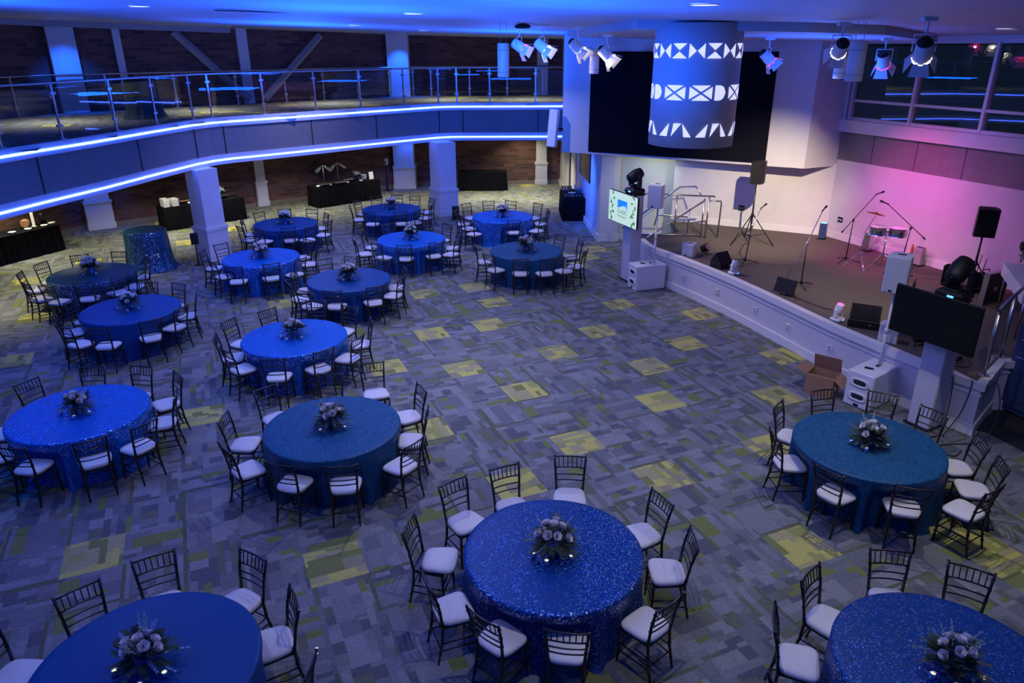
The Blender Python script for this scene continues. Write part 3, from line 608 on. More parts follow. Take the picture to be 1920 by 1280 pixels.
TN = ['front centre sequin table', 'damask table left of centre', 'sequin table at left edge', 'sequin table behind damask one', 'teal table near cardboard box',
      'plain blue table near left edge', 'sequin table beside cocktail table', 'sequin table by front column', 'satin table behind front column', 'plain satin table in mid room',
      'satin table before the lamp buffet', 'sequin table left of far column', 'sequin table right of far column', 'teal table by television totem', 'plain front left table', 'front right sequin table']
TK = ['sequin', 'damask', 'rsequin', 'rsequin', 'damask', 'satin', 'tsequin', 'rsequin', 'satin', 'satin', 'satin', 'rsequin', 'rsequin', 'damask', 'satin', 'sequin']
TL_ = ['round table under a glittering blue sequin cloth, front centre, nearest whole table', 'round table under a teal damask cloth, between the front centre and left edge tables', 'bright blue sequin round table at the left edge of the hall',
       'bright blue sequin round table just behind the teal damask one', 'round table under dark teal cloth beside the cardboard box and white subwoofer', 'plain bright blue round table left, in front of the teal sequin table',
       'round table with teal sequin cloth in front of the tall cocktail table', 'blue sequin round table just in front of the balcony column', 'dark blue satin round table behind and right of the front column', 'plain blue satin round table in the middle of the left block',
       'farthest dark blue round table, in front of the lamp buffet', 'bright blue sequin round table between the farthest and mid room satin tables', 'bright blue sequin round table right of the far column', 'pale teal damask round table nearest the lit television on its totem',
       'plain dark blue round table cut by the bottom left corner of the photo', 'blue sequin round table cut by the bottom right corner of the photo']
HR = ['twelve', 'one', 'two', 'three', 'four', 'five', 'six', 'seven', 'eight', 'nine', 'ten', 'eleven']
def clock(az):
    h = ((90 - az) % 360) / 30.0; q = round(h * 2) % 24
    return ('half past ' if q % 2 else '') + HR[q // 2] + ("" if q % 2 else " o'clock"), q
RT = .93; TH = .76
def make_cloth(ti, chairs):
    n, rings = 168, [(.735, 0), (.70, .02), (.64, .06), (.58, .12), (.50, .2), (.40, .35), (.28, .6), (.15, .85), (.05, 1.0), (.006, 1.08)]
    rnd = random.Random(ti * 13 + 1); ph = [rnd.random() * 6.28 for _ in range(4)]
    V = []; F = []
    top = [(.3, TH), (.6, TH), (.85, TH), (.905, TH), (.925, TH - .006), (RT + .002, TH - .016)]
    V.append((0, 0, TH))
    for r_, z in top:
        for k in range(n): t = 2 * PI * k / n; V.append((r_ * math.cos(t), r_ * math.sin(t), z))
    for z, g in rings:
        for k in range(n):
            t = 2 * PI * k / n
            fold = .5 * math.sin(13 * t + ph[0]) + .3 * math.sin(21 * t + ph[1] + 1.5 * math.sin(3 * t + ph[2])) + .2 * math.sin(34 * t + ph[3])
            r_ = RT + .004 + g * (.022 + .055 * fold) + (.05 * max(g - .85, 0) * 2 * abs(fold))
            if g > 1: r_ += .02
            for az, dist, fc in chairs:
                front = dist - .24 - .225; dt = (t - math.radians(az) + PI) % (2 * PI) - PI; lat = abs(dt) * RT
                wl = 1 - min(1, max(0, (lat - .215) / .13)); wl = wl * wl * (3 - 2 * wl)
                wz = min(1, max(0, (.66 - z) / .12)); cap = max(.60, front - .012)
                if cap < r_: r_ = r_ + (cap - r_) * wl * wz
            V.append((r_ * math.cos(t), r_ * math.sin(t), z))
    m = len(top) + len(rings)
    F += [(0, 1 + k, 1 + (k + 1) % n) for k in range(n)]
    for i in range(m - 1):
        for k in range(n): F.append((1 + i * n + k, 1 + (i + 1) * n + k, 1 + (i + 1) * n + (k + 1) % n, 1 + i * n + (k + 1) % n))
    mb = MB(); mb.add(V, F, True); return mb
proto_chair = make_chair(); used = False
def leafy(mb, rnd, n, R_, zc, hgt, L=(.10, .17), wd=.018):
    for _ in range(n):
        a = rnd.random() * 2 * PI; el = rnd.uniform(-.25, 1.0); r0 = rnd.uniform(.01, .05)
        d = Vector((math.cos(a) * math.cos(el), math.sin(a) * math.cos(el), math.sin(el))); p = Vector((math.cos(a) * r0, math.sin(a) * r0, zc)); l = rnd.uniform(*L) * (1.1 if el > .3 else 1.25)
        side = d.cross(Vector((0, 0, 1))).normalized() * wd; q = p + d * l * .55 + Vector((0, 0, .01)); e_ = p + d * l - Vector((0, 0, .02 * (1 - el)))
        mb.tube([p, q], .002, 3, False)
        for t in (.35, .5, .65, .8, .95):
            c = p.lerp(e_, t); s2 = side * (1.25 - t * .7); f = d * .022
            for sg in (-1, 1): mb.add([c, c + s2 * sg + f, c + s2 * sg * 1.4 + f * 2.1, c + f * 1.2], [(0, 1, 2, 3)])
def make_centrepiece(kind):
    rnd = random.Random(40 + kind); r = empty('centrepiece')
    mb = MB(); mb.lathe([(.035, 0), (.06, .01), (.068, .05), (.06, .10), (.066, .115), (.058, .115), (.05, .09)], 18, capt=False); mb.build('vase', M['bluevase'], r)
    mb = MB(); leafy(mb, rnd, 70, .1, .12, .1, (.10, .17), .026); mb.build('foliage', M['leaf'], r)
    mb = MB(); leafy(mb, rnd, 14, .1, .13, .1, (.14, .20), .014); mb.build('fern', M['leaf2'] if kind != 1 else M['bluefl'], r)
    pos = [(0, 0, .25), (.085, .03, .215), (-.075, .045, .23), (.03, -.09, .19), (-.065, -.07, .18), (.12, -.06, .15), (-.13, -.02, .165), (.03, .11, .21)]
    for i, (x, y, z) in enumerate(pos):
        x += rnd.uniform(-.012, .012); y += rnd.uniform(-.012, .012); mb = MB(); s = rnd.uniform(1.1, 1.35); z += .02
        ax = Vector((x * 2.2, y * 2.2, .25)).normalized(); Rq = ax.to_track_quat('Z', 'Y').to_matrix()
        for lr, (ra, h0, h1) in enumerate([(.034, -.008, .014), (.028, -.004, .022), (.020, 0, .026), (.012, .004, .027)]):
            n = 5
            for k in range(n):
                a0 = 2 * PI * (k + lr * .5) / n; V = []
                for (aa, rr_, zz) in ((-.65, .45, h0), (0, .6, h0 - .004), (.65, .45, h0), (-.6, 1, h1 * .8), (0, 1.12, h1), (.6, 1, h1 * .8)):
                    V.append(Rq @ Vector((math.cos(a0 + aa) * ra * rr_ * s, math.sin(a0 + aa) * ra * rr_ * s, zz * s)) + Vector((x, y, z + .02)))
                mb.add(V, [(0, 1, 4, 3), (1, 2, 5, 4)], True)
        mb.build('rose', M['rose'], r)
    for i in range(3 if kind != 2 else 4):
        a = rnd.random() * 6.28; l = rnd.uniform(.16, .23); mb = MB(); b = Vector((math.cos(a) * .05, math.sin(a) * .05, .18)); d = Vector((math.cos(a) * .55, math.sin(a) * .55, .9)).normalized()
        mb.tube([b, b + d * l], .003, 4, False)
        for k in range(14):
            q = b + d * l * (.25 + .75 * k / 13); rr_ = .014 * (1.15 - k / 14); R_ = Matrix.Rotation(k * 2.4, 3, d); o_ = R_ @ d.orthogonal().normalized() * rr_
            mb.lathe([(.001, -.008), (.0085 * (1.2 - k / 20), 0), (.001, .009)], 5, q + o_, capb=False, capt=False)
        mb.build('astilbe_spray', M['bud'], r)
    return r
cps = [make_centrepiece(k) for k in range(3)]; cpu = [False] * 3
def make_votive():
    r = empty('votive_holder'); mb = MB(); mb.lathe([(.018, 0), (.030, .012), (.034, .035), (.030, .055), (.026, .062), (.022, .058), (.026, .035), (.018, .010)], 14, capt=False); mb.build('cup', M['silver'], r)
    mb = MB(); mb.lathe([(.016, .012), (.016, .03)], 10); mb.build('candle', M['flame'], r); return r
vot = make_votive(); vu = False
VW = ['front', 'left', 'right', 'rear']
for ti, (tx, ty, chairs) in enumerate(TABLES):
    t = empty('round_table', (tx, ty, 0), 0, TL_[ti], 'table', 'round banquet tables')
    mb = MB(); mb.lathe([(.90, .715), (.915, .72), (.915, .742), (.90, .748)], 40); mb.build('tabletop', M['wood'], t)
    for s in (-1, 1): mb = MB(); mb.tube([(s * .38, 0, .715), (s * .38, 0, .03)], .02, 6); mb.tube([(s * .38, -.36, .012), (s * .38, .36, .012)], .014, 6); mb.build('leg', M['steel'], t)
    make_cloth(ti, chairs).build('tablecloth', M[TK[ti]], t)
    seen = set()
    for ci, (az, dist, fc) in enumerate(chairs):
        if not used: ch = proto_chair; used = True
        else: ch = copy_tree(proto_chair)
        ox, oy = ang(fc); ax, ay = ang(az)
        ch.location = (tx + ax * dist - ox * .24, ty + ay * dist - oy * .24, 0); ch.rotation_euler = (0, 0, math.radians(fc - 90))
        txt, q = clock(az)
        while q in seen: q = (q + 1) % 24; txt = ('half past ' if q % 2 else '') + HR[q // 2] + ("" if q % 2 else " o'clock")
        seen.add(q)
        ch['label'] = 'dark chiavari chair at %s of the %s' % (txt, TN[ti]); ch['category'] = 'chair'; ch['group'] = 'chiavari chairs around the ' + TN[ti]
        if ti == 0 and ci == 5:
            for k_ in ch.children:
                if k_.name.startswith('seat_cushion'): k_.location = (.0, -.085, .012); k_.rotation_euler = (0, 0, .12)
            ch['label'] = 'dark chiavari chair whose cushion has slid forward, at the front centre sequin table'
    kd = [0, 2, 2, 1, 0, 1, 2, 0, 1, 0, 1, 2, 1, 0, 1, 2][ti]
    if not cpu[kd]: cp = cps[kd]; cpu[kd] = True
    else: cp = copy_tree(cps[kd])
    cp.location = (tx, ty, TH + .001); cp.rotation_euler = (0, 0, ti * 1.1); sc_ = [1.15, 1.1, 1.05, 1.1, 1.1, 1.1, 1.25, 1.2, 1.2, 1.2, 1.15, 1.2, 1.15, 1.25, 1.15, 1.1][ti]; cp.scale = (sc_,) * 3
    cp['label'] = 'white rose centrepiece in a blue vase on the ' + TN[ti]; cp['category'] = 'flower arrangement'; cp['group'] = 'floral centrepieces'
    for k, a in enumerate(((250, 205, 320), (240, 180, 330), (285, 200, 335))[ti % 3]):
        if not vu: v = vot; vu = True
        else: v = copy_tree(vot)
        x, y = ang(a); v.location = (tx + x * .23, ty + y * .23, TH + .001)
        v['label'] = 'silver votive holder %s the flowers on the %s' % ({0: 'in front of', 1: 'left of', 2: 'right of'}[k], TN[ti]); v['category'] = 'candle holder'; v['group'] = 'votives around the centrepieces'

# cocktail tables
M['velvet'] = mat('dark_teal_velvet', (.003, .030, .038), .8, noise=.2, nscale=10)
def cocktail(x, y, z0, h, r0, r1, m, label):
    t = empty('cocktail_table', (x, y, z0), 0, label, 'table'); n = 96
    mb = MB(); mb.lathe([(r0 - .03, h - .03), (r0 - .01, h - .008)], 32); mb.build('tabletop', M['wood'], t)
    mb = MB(); mb.lathe([(.03, .02), (.03, h - .03)], 12); mb.lathe([(.25, 0), (.25, .015)], 24); mb.build('pedestal', M['steel'], t)
    V = [(0, 0, h)]; prof = [(r0 * .5, h, 0), (r0 * .96, h, 0), (r0, h - .012, 0), (r0 + .005, h - .05, .15), (r0 + .01, h - .2, .5), (r0 + .02, h * .5, .8), (r1 - .08, h * .15, 1.1), (r1, .03, 1.3), (r1 + .05, .006, 1.5)]
    for r_, z, g in prof:
        for k in range(n): a = 2 * PI * k / n; f = math.sin(11 * a + x) * .6 + math.sin(19 * a) * .4; rr_ = r_ + g * .035 * f; V.append((rr_ * math.cos(a), rr_ * math.sin(a), z))
    F = [(0, 1 + k, 1 + (k + 1) % n) for k in range(n)] + [(1 + i * n + k, 1 + (i + 1) * n + k, 1 + (i + 1) * n + (k + 1) % n, 1 + i * n + (k + 1) % n) for i in range(len(prof) - 1) for k in range(n)]
    mb = MB(); mb.add(V, F, True); mb.build('tablecloth', M[m], t); return t
cocktail(-9.92, 19.2, 0, 1.07, .53, .66, 'tsequin', 'tall cocktail table in teal sequin cloth left of the front column')
cocktail(-10.6, 21.9, 3.722, 1.06, .42, .56, 'velvet', 'dark draped cocktail table up on the balcony behind the railing')
cocktail_c = mat('grey_cup', (.5, .5, .5), .4)
tt = empty('glass_tumbler', (-10.62, 21.85, 4.784), 0, 'small glass tumbler on the draped table up on the balcony', 'glass'); mb = MB(); mb.lathe([(.03, 0), (.04, .11)], 12, capt=False); mb.build('cup', M['winglass'], tt)

# ------------------------------------------------------------------ buffet and bar tables
def draped(p0, p1, depth, side, label, h=.76, flare=.06, group='black draped tables'):
    a = Vector(p0); b = Vector(p1); d = (b - a); L = d.length; d /= L; an = math.atan2(d.y, d.x)
    t = empty('buffet_table', (a.x, a.y, 0), an, label, 'table', group)
    mb = MB(); mb.box((L / 2, side * depth / 2, h - .025), (L - .04, depth - .04, .03)); mb.build('tabletop', M['wood'], t)
    mb = MB(); V = []; F = []; per = []
    y0, y1 = (0, depth) if side > 0 else (-depth, 0)
    step = .05
    def edge(ax, ay, bx, by):
        n = max(2, int(math.hypot(bx - ax, by - ay) / step)); nx, ny = (by - ay), -(bx - ax); l = math.hypot(nx, ny)
        for i in range(n): per.append((ax + (bx - ax) * i / n, ay + (by - ay) * i / n, nx / l, ny / l, i, n))
    edge(0, y0, L, y0); edge(L, y0, L, y1); edge(L, y1, 0, y1); edge(0, y1, 0, y0)
    n = len(per)
    for z, g in ((h, -.02), (h - .01, 0), (h - .12, .15), (.35, .6), (.01, 1.0)):
        for k, (x, y, nx, ny, i, m) in enumerate(per):
            f = g * (flare * .5 + flare * .35 * math.sin(k * 1.7) + flare * .25 * math.sin(k * .9 + 1)) if g > 0 else 0
            if g > 0: f = max(f, g * .005)
            V.append((x + nx * f, y + ny * f, z))
    F.append(tuple(range(n)))
    for r in range(4):
        for k in range(n): F.append((r * n + k, (r + 1) * n + k, (r + 1) * n + (k + 1) % n, r * n + (k + 1) % n))
    mb.add(V, F, False); o = mb.build('tablecloth', M['blackcloth'], t); return t, a, d, Vector((-d.y, d.x)) * side, an
def onT(T, u, v, h=.76): t, a, d, n, an = T; p = a + d * u + n * v; return (p.x, p.y, h)
TA = draped((-14.35, 19.05), (-13.42, 21.15), .76, 1, 'long black draped buffet at the far left under the balcony')
TB = draped((-11.34, 23.45), (-9.35, 25.25), .78, 1, 'black draped buffet half hidden behind the front column')
TC = draped((-7.22, 26.98), (-5.2, 28.85), .78, 1, 'black draped buffet with the silver heat lamps')
TD = draped((-2.2, 30.4), (-.2, 30.45), .76, 1, 'empty black draped table against the brick behind the far column')
TE = draped((1.77, 24.72), (2.55, 24.72), 1.9, 1, 'black draped bar table with glasses near the blue lit wall', flare=.04)
def chafer(T, u, v, label, m='steel', lid=False):
    t = empty('chafing_dish', onT(T, u, v), T[4], label, 'chafing dish', 'chafing dishes on the buffets'); mb = MB(); mb.box((0, 0, .05), (.52, .32, .03), bev=.01)
    for sx in (-.22, .22):
        for sy in (-.13, .13): mb.tube([(sx, sy, 0), (sx, sy, .05)], .008, 6)
    mb.build('frame', M['blackm'], t); mb = MB(); mb.box((0, 0, .085), (.46, .28, .05), bev=.015); mb.build('pan', M[m], t)
    mb = MB(); mb.box((0, 0, .112), (.42, .24, .012)); mb.build('food', M['amber' if m == 'amberp' else 'black'], t)
def bowl(T, u, v, label, r=.09, m='whitep'):
    t = empty('serving_bowl', onT(T, u, v), 0, label, 'bowl', 'bowls on the buffets'); mb = MB(); mb.lathe([(r * .5, 0), (r * .6, .01), (r, .06), (r * .95, .06), (r * .55, .018)], 18, capt=False); mb.build('dish', M[m], t)
def heatlamp(T, u, v, label):
    t = empty('heat_lamp', onT(T, u, v), T[4], label, 'heat lamp', 'silver heat lamps'); mb = MB(); mb.lathe([(.13, 0), (.13, .02), (.03, .04), (.022, .06)], 20); mb.build('base', M['chrome'], t)
    mb = MB(); mb.tube([(0, 0, .05), (0, 0, .70)], .016, 8); mb.lathe([(.001, -.05), (.04, -.02), (.04, .02), (.001, .05)], 12, (0, 0, .70)); mb.build('pole', M['steel'], t)
    for s in (-1, 1):
        d = Vector((s * .8, 0, -.6)).normalized(); p = Vector((s * .08, 0, .68)); mb = MB(); mb.tube([Vector((0, 0, .70)), p + Vector((0, 0, .03)), p], .014, 8)
        R_ = (-d).to_track_quat('Z', 'Y').to_matrix(); mb.lathe([(.075, -.30), (.07, -.22), (.05, -.06), (.035, 0)], 16, p, R_, capb=False); mb.build('lamp_shade', M['chrome'], t)
heatlamp(TC, .55, .42, 'silver twin headed heat lamp on the left of the lamp buffet'); heatlamp(TC, 1.26, .60, 'silver twin headed heat lamp on the right of the lamp buffet')
chafer(TC, .45, .2, 'low dark pan at the left end of the lamp buffet'); chafer(TC, 1.05, .18, 'low dark pan in front of the right heat lamp'); chafer(TC, 1.56, .5, 'low dark pan beside the flowers on the lamp buffet')
for k, (u, v) in enumerate([(.12, .12), (.62, .0 + .1), (1.35, .1), (1.95, .1)]): bowl(TC, u, v, ['small white bowl at the left end of the lamp buffet', 'small white bowl in front of the left heat lamp', 'small white bowl before the right heat lamp', 'small white bowl below the flowers on the lamp buffet'][k], .075)
def plates(T, u, v, n, label, m='whitep', r=.13):
    t = empty('plate_stack', onT(T, u, v), 0, label, 'plates'); mb = MB()
    for i in range(n): mb.lathe([(r * .6, i * .012), (r, i * .012 + .012), (r * .97, i * .012 + .015), (r * .6, i * .012 + .005)], 20)
    mb.build('plates', M[m], t)
plates(TC, 2.32, .52, 14, 'tall stack of white plates at the right end of the lamp buffet')
t = empty('sign_holder', onT(TC, 2.55, .30), TC[4], 'pale tilted menu card standing at the right end of the lamp buffet', 'sign'); mb = MB(); mb.box((0, 0, .14), (.20, .012, .28), R=Matrix.Rotation(-.18, 3, 'X')); mb.box((0, .03, .006), (.2, .1, .012)); mb.build('card', M['whitep'], t)
def bouquet(loc, label, warm=False, sc_=1.5, kd=2):
    cp = copy_tree(cps[kd]); cp.location = loc; cp.scale = (sc_,) * 3; cp['label'] = label; cp['category'] = 'flower arrangement'; cp['group'] = 'flowers on the buffets'
bouquet(onT(TC, 2.03, .5), 'pale flower arrangement with spiky leaves on the lamp buffet', sc_=1.05); bouquet(onT(TB, 2.0, .4), 'white orchid arrangement on the buffet right of the front column', sc_=1.3)
def crate(T, u, v, label, m, d, z=0):
    t = empty('riser_box', onT(T, u, v, .76 + z), T[4], label, 'box'); mb = MB(); w_, dd, h = d
    for sx, sy, a, b in ((-1, 0, .012, dd), (1, 0, .012, dd), (0, -1, w_, .012), (0, 1, w_, .012)): mb.box((sx * (w_ / 2 - .006), sy * (dd / 2 - .006), h / 2), (a, b, h))
    mb.box((0, 0, .006), (w_, dd, .012)); mb.build('box', M[m], t); mb = MB()
    for i in range(5): mb.box((-w_ / 2 + w_ * (i + .5) / 5, -dd / 2 - .002, h * .5), (w_ * .1, .003, h * .7))
    mb.build('slats', M['wall_grey'], t)
crate(TB, .14, .25, 'white patterned box of napkins at the left end of the column buffet', 'whitep', (.20, .36, .26)); crate(TB, .42, .22, 'white wire organiser beside the napkin box on the column buffet', 'whitep', (.22, .30, .24))
chafer(TB, .88, .45, 'warm lit wooden tray on the column buffet, left of the column', 'wood'); chafer(TB, 1.45, .5, 'second wooden tray on the column buffet, hard against the column', 'wood'); bowl(TB, .9, .12, 'small white dish at the front edge of the column buffet')
t = empty('warming_lamp', onT(TB, 1.25, .6), 0, 'small warm lamp glowing left of the front column', 'lamp'); mb = MB(); mb.lathe([(.08, 0), (.08, .02), (.012, .03), (.012, .75)], 12); mb.build('pole', M['blackm'], t)
mb = MB(); mb.lathe([(.06, -.06), (.03, .05)], 14, (0, -.06, .78), Matrix.Rotation(.5, 3, 'X'), capt=True, capb=False); mb.build('lamp_shade', M['steel'], t); mb = MB(); mb.lathe([(.001, -.04), (.035, -.015), (.035, .015), (.001, .04)], 10, (0, -.075, .75)); mb.build('bulb', mat('warm_bulb', (1, .7, .4), .5, emit=(1, .62, .28), es=9), t)
mb = MB(); mb.lathe([(.12, 0), (.13, .03), (.15, .20), (.17, .22), (.16, .24)], 20); tbk = empty('drink_keg', onT(TA, 1.55, .35), .4, 'small round wooden keg on the far left buffet', 'keg'); mb = MB(); mb.lathe([(.10, -.12), (.125, 0), (.10, .12)], 18, (0, 0, .17), Matrix.Rotation(PI / 2, 3, 'X') ); mb.build('barrel', M['wood'], tbk); mb = MB(); mb.lathe([(.102, -.135), (.102, -.115)], 18, (0, 0, .17), Matrix.Rotation(PI / 2, 3, 'X')); mb.build('hoop', M['brass'], tbk)
mb = MB(); mb.box((0, 0, .03), (.2, .18, .06)); mb.build('cradle', M['black'], tbk)
for k, (u, v, lb) in enumerate([(.55, .15, 'leftmost white dish on the far left buffet'), (1.0, .15, 'second white dish on the far left buffet'), (1.45, .13, 'third white dish on the far left buffet'), (1.95, .15, 'fourth white dish on the far left buffet'), (2.25, .25, 'white dish at the right end of the far left buffet')]): bowl(TA, u, v, lb, .10)
t = empty('steel_dispenser', onT(TA, 2.2, .55), 0, 'dark upright drink dispenser at the right end of the far left buffet', 'dispenser'); mb = MB(); mb.lathe([(.09, 0), (.09, .28), (.06, .33), (.02, .34)], 16); mb.build('urn', M['blackm'], t); mb = MB(); mb.tube([(0, -.09, .06), (0, -.14, .06), (0, -.14, .03)], .01, 6); mb.build('tap', M['steel'], t)
t = empty('sign_stand', onT(TA, 1.85, .45), 0, 'slim white upright menu holder on the far left buffet', 'sign'); mb = MB(); mb.box((0, 0, .22), (.09, .015, .42)); mb.box((0, 0, .008), (.14, .1, .016)); mb.build('card', M['whitep'], t)
# bar glasses, ice tub and pedestal dish on the bar table
tb = MB()
def wineglass():
    r = empty('wine_glass'); mb = MB(); mb.lathe([(.032, 0), (.03, .004), (.004, .01), (.004, .07), (.025, .085), (.036, .12), (.032, .165)], 12, capt=False); mb.build('bowl', M['winglass'], r); return r
wg = wineglass(); first = True
k = 0
for i in range(4):
    for j in range(6):
        v_ = wg if first else copy_tree(wg); first = False; v_.location = onT(TE, .07 + i * .10, 1.25 + j * .095); v_['label'] = 'stemmed wine glass in the rear block of glasses on the black bar table'; v_['category'] = 'glass'; v_['group'] = 'rear block of wine glasses on the bar table'
for i in range(7):
    for j in range(3):
        v_ = copy_tree(wg); v_.location = onT(TE, .08 + i * .10, .08 + j * .10); v_['label'] = 'wine glass in the front rows at the near edge of the black bar table'; v_['category'] = 'glass'; v_['group'] = 'front rows of wine glasses on the bar table'
t = empty('ice_tub', onT(TE, .62, .95), 0, 'clear ridged ice tub standing on the black bar table', 'tub'); mb = MB(); mb.lathe([(.12, 0), (.13, .02), (.19, .30), (.20, .31)], 20, capt=False); mb.build('tub', M['glass'], t); mb = MB(); mb.lathe([(.10, .01), (.155, .18), (.10, .20)], 16); mb.build('ice', mat('ice_cubes', (.5, .6, .75), .2, bump=.8, bscale=30), t)
t = empty('pedestal_dish', onT(TE, .34, .62), 0, 'white pedestal dish in front of the ice tub on the bar table', 'dish'); mb = MB(); mb.lathe([(.07, 0), (.02, .02), (.02, .08), (.13, .10), (.13, .11)], 18); mb.build('dish', M['whitep'], t)
t = empty('bottle', onT(TE, .30, .95), 0, 'clear bottle beside the ice tub on the bar table', 'bottle'); mb = MB(); mb.lathe([(.036, 0), (.038, .18), (.014, .24), (.014, .31)], 14); mb.build('body', M['winglass'], t); mb = MB(); mb.lathe([(.016, .31), (.016, .335)], 10); mb.build('cap', M['steel'], t)
mb = MB(); mb.box((0, 0, 0), (.16, .16, .42))
t = empty('uplight_box', (-1.95, 25.05, 0), .1, 'small black upright box standing against the far column', 'uplight'); mb = MB(); mb.box((0, 0, .24), (.24, .18, .44), bev=.015); mb.build('body', M['black'], t); mb = MB(); mb.box((0, 0, .01), (.3, .24, .02)); mb.build('foot', M['blackm'], t)
t = empty('uplight_box', (-8.72, 19.45, 0), .4, 'small black uplight in the chairs at the foot of the front column', 'uplight'); mb = MB(); mb.box((0, 0, .75), (.2, .16, .3), bev=.02); mb.build('body', M['black'], t); mb = MB(); mb.tube([(0, 0, 0), (0, 0, .62)], .02, 6); mb.lathe([(.14, 0), (.14, .015)], 14); mb.build('stand', M['blackm'], t)
t = empty('sanitiser_stand', (-5.2, 30.55, 0), -.3, 'hand sanitiser dispenser on a black stand beside the blue lit pilaster', 'dispenser'); mb = MB(); mb.tube([(0, 0, .02), (0, 0, 1.05)], .025, 8); mb.box((0, 0, .012), (.32, .32, .024)); mb.box((0, -.04, 1.02), (.16, .14, .02)); mb.build('stand', M['blackm'], t); mb = MB(); mb.box((0, -.01, 1.2), (.15, .11, .26), bev=.03); mb.build('dispenser', M['whitep'], t); mb = MB(); mb.box((0, -.07, 1.17), (.06, .02, .06)); mb.build('nozzle', M['black'], t)
# wall television in the corridor, exit-side sign at pilaster
t = empty('wall_television', (2.56, 25.0, 2.05), 0, 'dark television hung on the blue lit corridor wall', 'television'); mb = MB(); mb.box((-.04, 0, 0), (.06, 2.3, 1.25), math.radians(3.2), bev=.01); mb.build('housing', M['black'], t); mb = MB(); mb.box((-.078, 0, 0), (.006, 2.24, 1.19), math.radians(3.2)); mb.build('panel', M['blackg'], t)
mb = MB(); mb.box((2.18, 27.3, 1.1), (.05, .3, 2.2)); mb.build('wood_screen_edge', M['wood'], label='narrow wooden edge standing beside the bar table and brick', cat='panel')
t = empty('exit_sign', (-4.35, 30.86, 2.15), .05, 'small dark sign glowing green high on the blue lit pilaster', 'sign'); mb = MB(); mb.box((0, 0, 0), (.30, .05, .22), bev=.01); mb.build('housing', M['black'], t); mb = MB(); mb.box((.03, -.028, -.02), (.14, .006, .07)); mb.build('lit_panel', mat('green_lit', (.0, .2, .05), .5, emit=(.05, .5, .2), es=.5), t)

# ------------------------------------------------------------------ stage equipment
Z = .862
def speaker(name, loc, rz, d, label, white, group=None, hnd=True, z=0):
    t = empty(name, loc, rz, label, 'loudspeaker', group); w_, dd, h = d; mb = MB()
    mb.prism([(-w_ / 2, -dd / 2), (w_ / 2, -dd / 2), (w_ / 2, dd * .05), (w_ * .36, dd / 2), (-w_ * .36, dd / 2), (-w_ / 2, dd * .05)], 0, h); mb.build('cabinet', M['whitep' if white else 'black'], t)
    mb = MB(); mb.box((0, -dd / 2 - .008, h / 2), (w_ - .02, .016, h - .03), bev=.006); mb.build('grille', M['grille' if white else 'bgrille'], t)
    mb = MB(); mb.box((0, 0, h + .004), (.12, .05, .010), .2); mb.build('handle', M['black'], t)
    mb = MB(); mb.box((-w_ * .12, -dd / 2 - .02, .045), (.05, .008, .025)); mb.build('badge', M['blackg'], t)
    return t
def sub(loc, rz, label):
    t = empty('subwoofer', loc, rz, label, 'subwoofer', 'white subwoofers'); w_, dd, h = .46, .80, .62; mb = MB(); mb.box((0, 0, h / 2 + .012), (w_, dd, h), bev=.015)
    for sx in (-.17, .17):
        for sy in (-.3, .3): mb.box((sx, sy, .01), (.05, .05, .02))
    mb.build('cabinet', M['whitep'], t)
    for z in (.20, .45):
        mb = MB(); n = 24
        def ring(a, b, y): return [(a * math.copysign(abs(math.cos(2 * PI * k / n)) ** .6, math.cos(2 * PI * k / n)), y, z + b * math.copysign(abs(math.sin(2 * PI * k / n)) ** .6, math.sin(2 * PI * k / n))) for k in range(n)]
        R_ = [ring(.155, .082, -dd / 2 - .001), ring(.150, .077, -dd / 2 - .014), ring(.122, .052, -dd / 2 - .012), ring(.105, .040, -dd / 2 + .0)]
        V = sum(R_, []); mb.add(V, [(i * n + k, i * n + (k + 1) % n, (i + 1) * n + (k + 1) % n, (i + 1) * n + k) for i in range(3) for k in range(n)], True); p_ = mb.build('port_surround', M['whitep'], t)
        mb = MB(); mb.add(ring(.107, .042, -dd / 2 - .003), [tuple(range(n))]); mb.build('port_opening', M['seam'], p_)
    mb = MB(); mb.box((0, -dd / 2 - .004, .055), (.085, .006, .035)); mb.build('badge', M['blackg'], t)
    mb = MB(); mb.box((-.03, -.12, h + .018), (.14, .07, .012), .3); mb.build('grip', M['black'], t)
    mb = MB(); mb.lathe([(.03, 0), (.03, .012)], 12, (0, .08, h + .013)); mb.build('pole_socket', M['blackm'], t)
    return t
aL, aR = math.atan2(-.40, .90), 0
# far pair
sub((3.36, 17.28, 0), math.radians(-72), 'white twin port subwoofer on the floor at the far end of the stage')
sub((6.06, 11.0, 0), math.radians(-54), 'white twin port subwoofer on the floor beside the cardboard box')
for (x, y, top, lb) in [(3.53, 17.34, 2.0, 'white speaker pole rising from the far subwoofer'), (6.17, 11.07, 1.95, 'white speaker pole rising from the subwoofer by the cardboard box')]:
    t = empty('speaker_pole', (x, y, .645), 0, lb, 'pole', 'white speaker poles'); mb = MB(); mb.tube([(0, 0, 0), (0, 0, .62), (0, 0, .62), (0, 0, top - .645)], [.026, .026, .019, .019], 10); mb.build('tube', M['whitep'], t); mb = MB(); mb.lathe([(.034, .58), (.034, .66)], 12); mb.tube([(0, 0, .62), (.07, 0, .62)], .009, 6); mb.build('clamp', M['whitep'], t)
speaker('column_speaker', (3.50, 17.40, 2.0), math.radians(-28), (.36, .34, .56), 'white loudspeaker on the pole above the far subwoofer', True, 'white pole mounted speakers')
speaker('column_speaker', (6.17, 11.07, 1.95), math.radians(-38), (.34, .36, .60), 'white loudspeaker on the pole left of the big dark television', True, 'white pole mounted speakers')
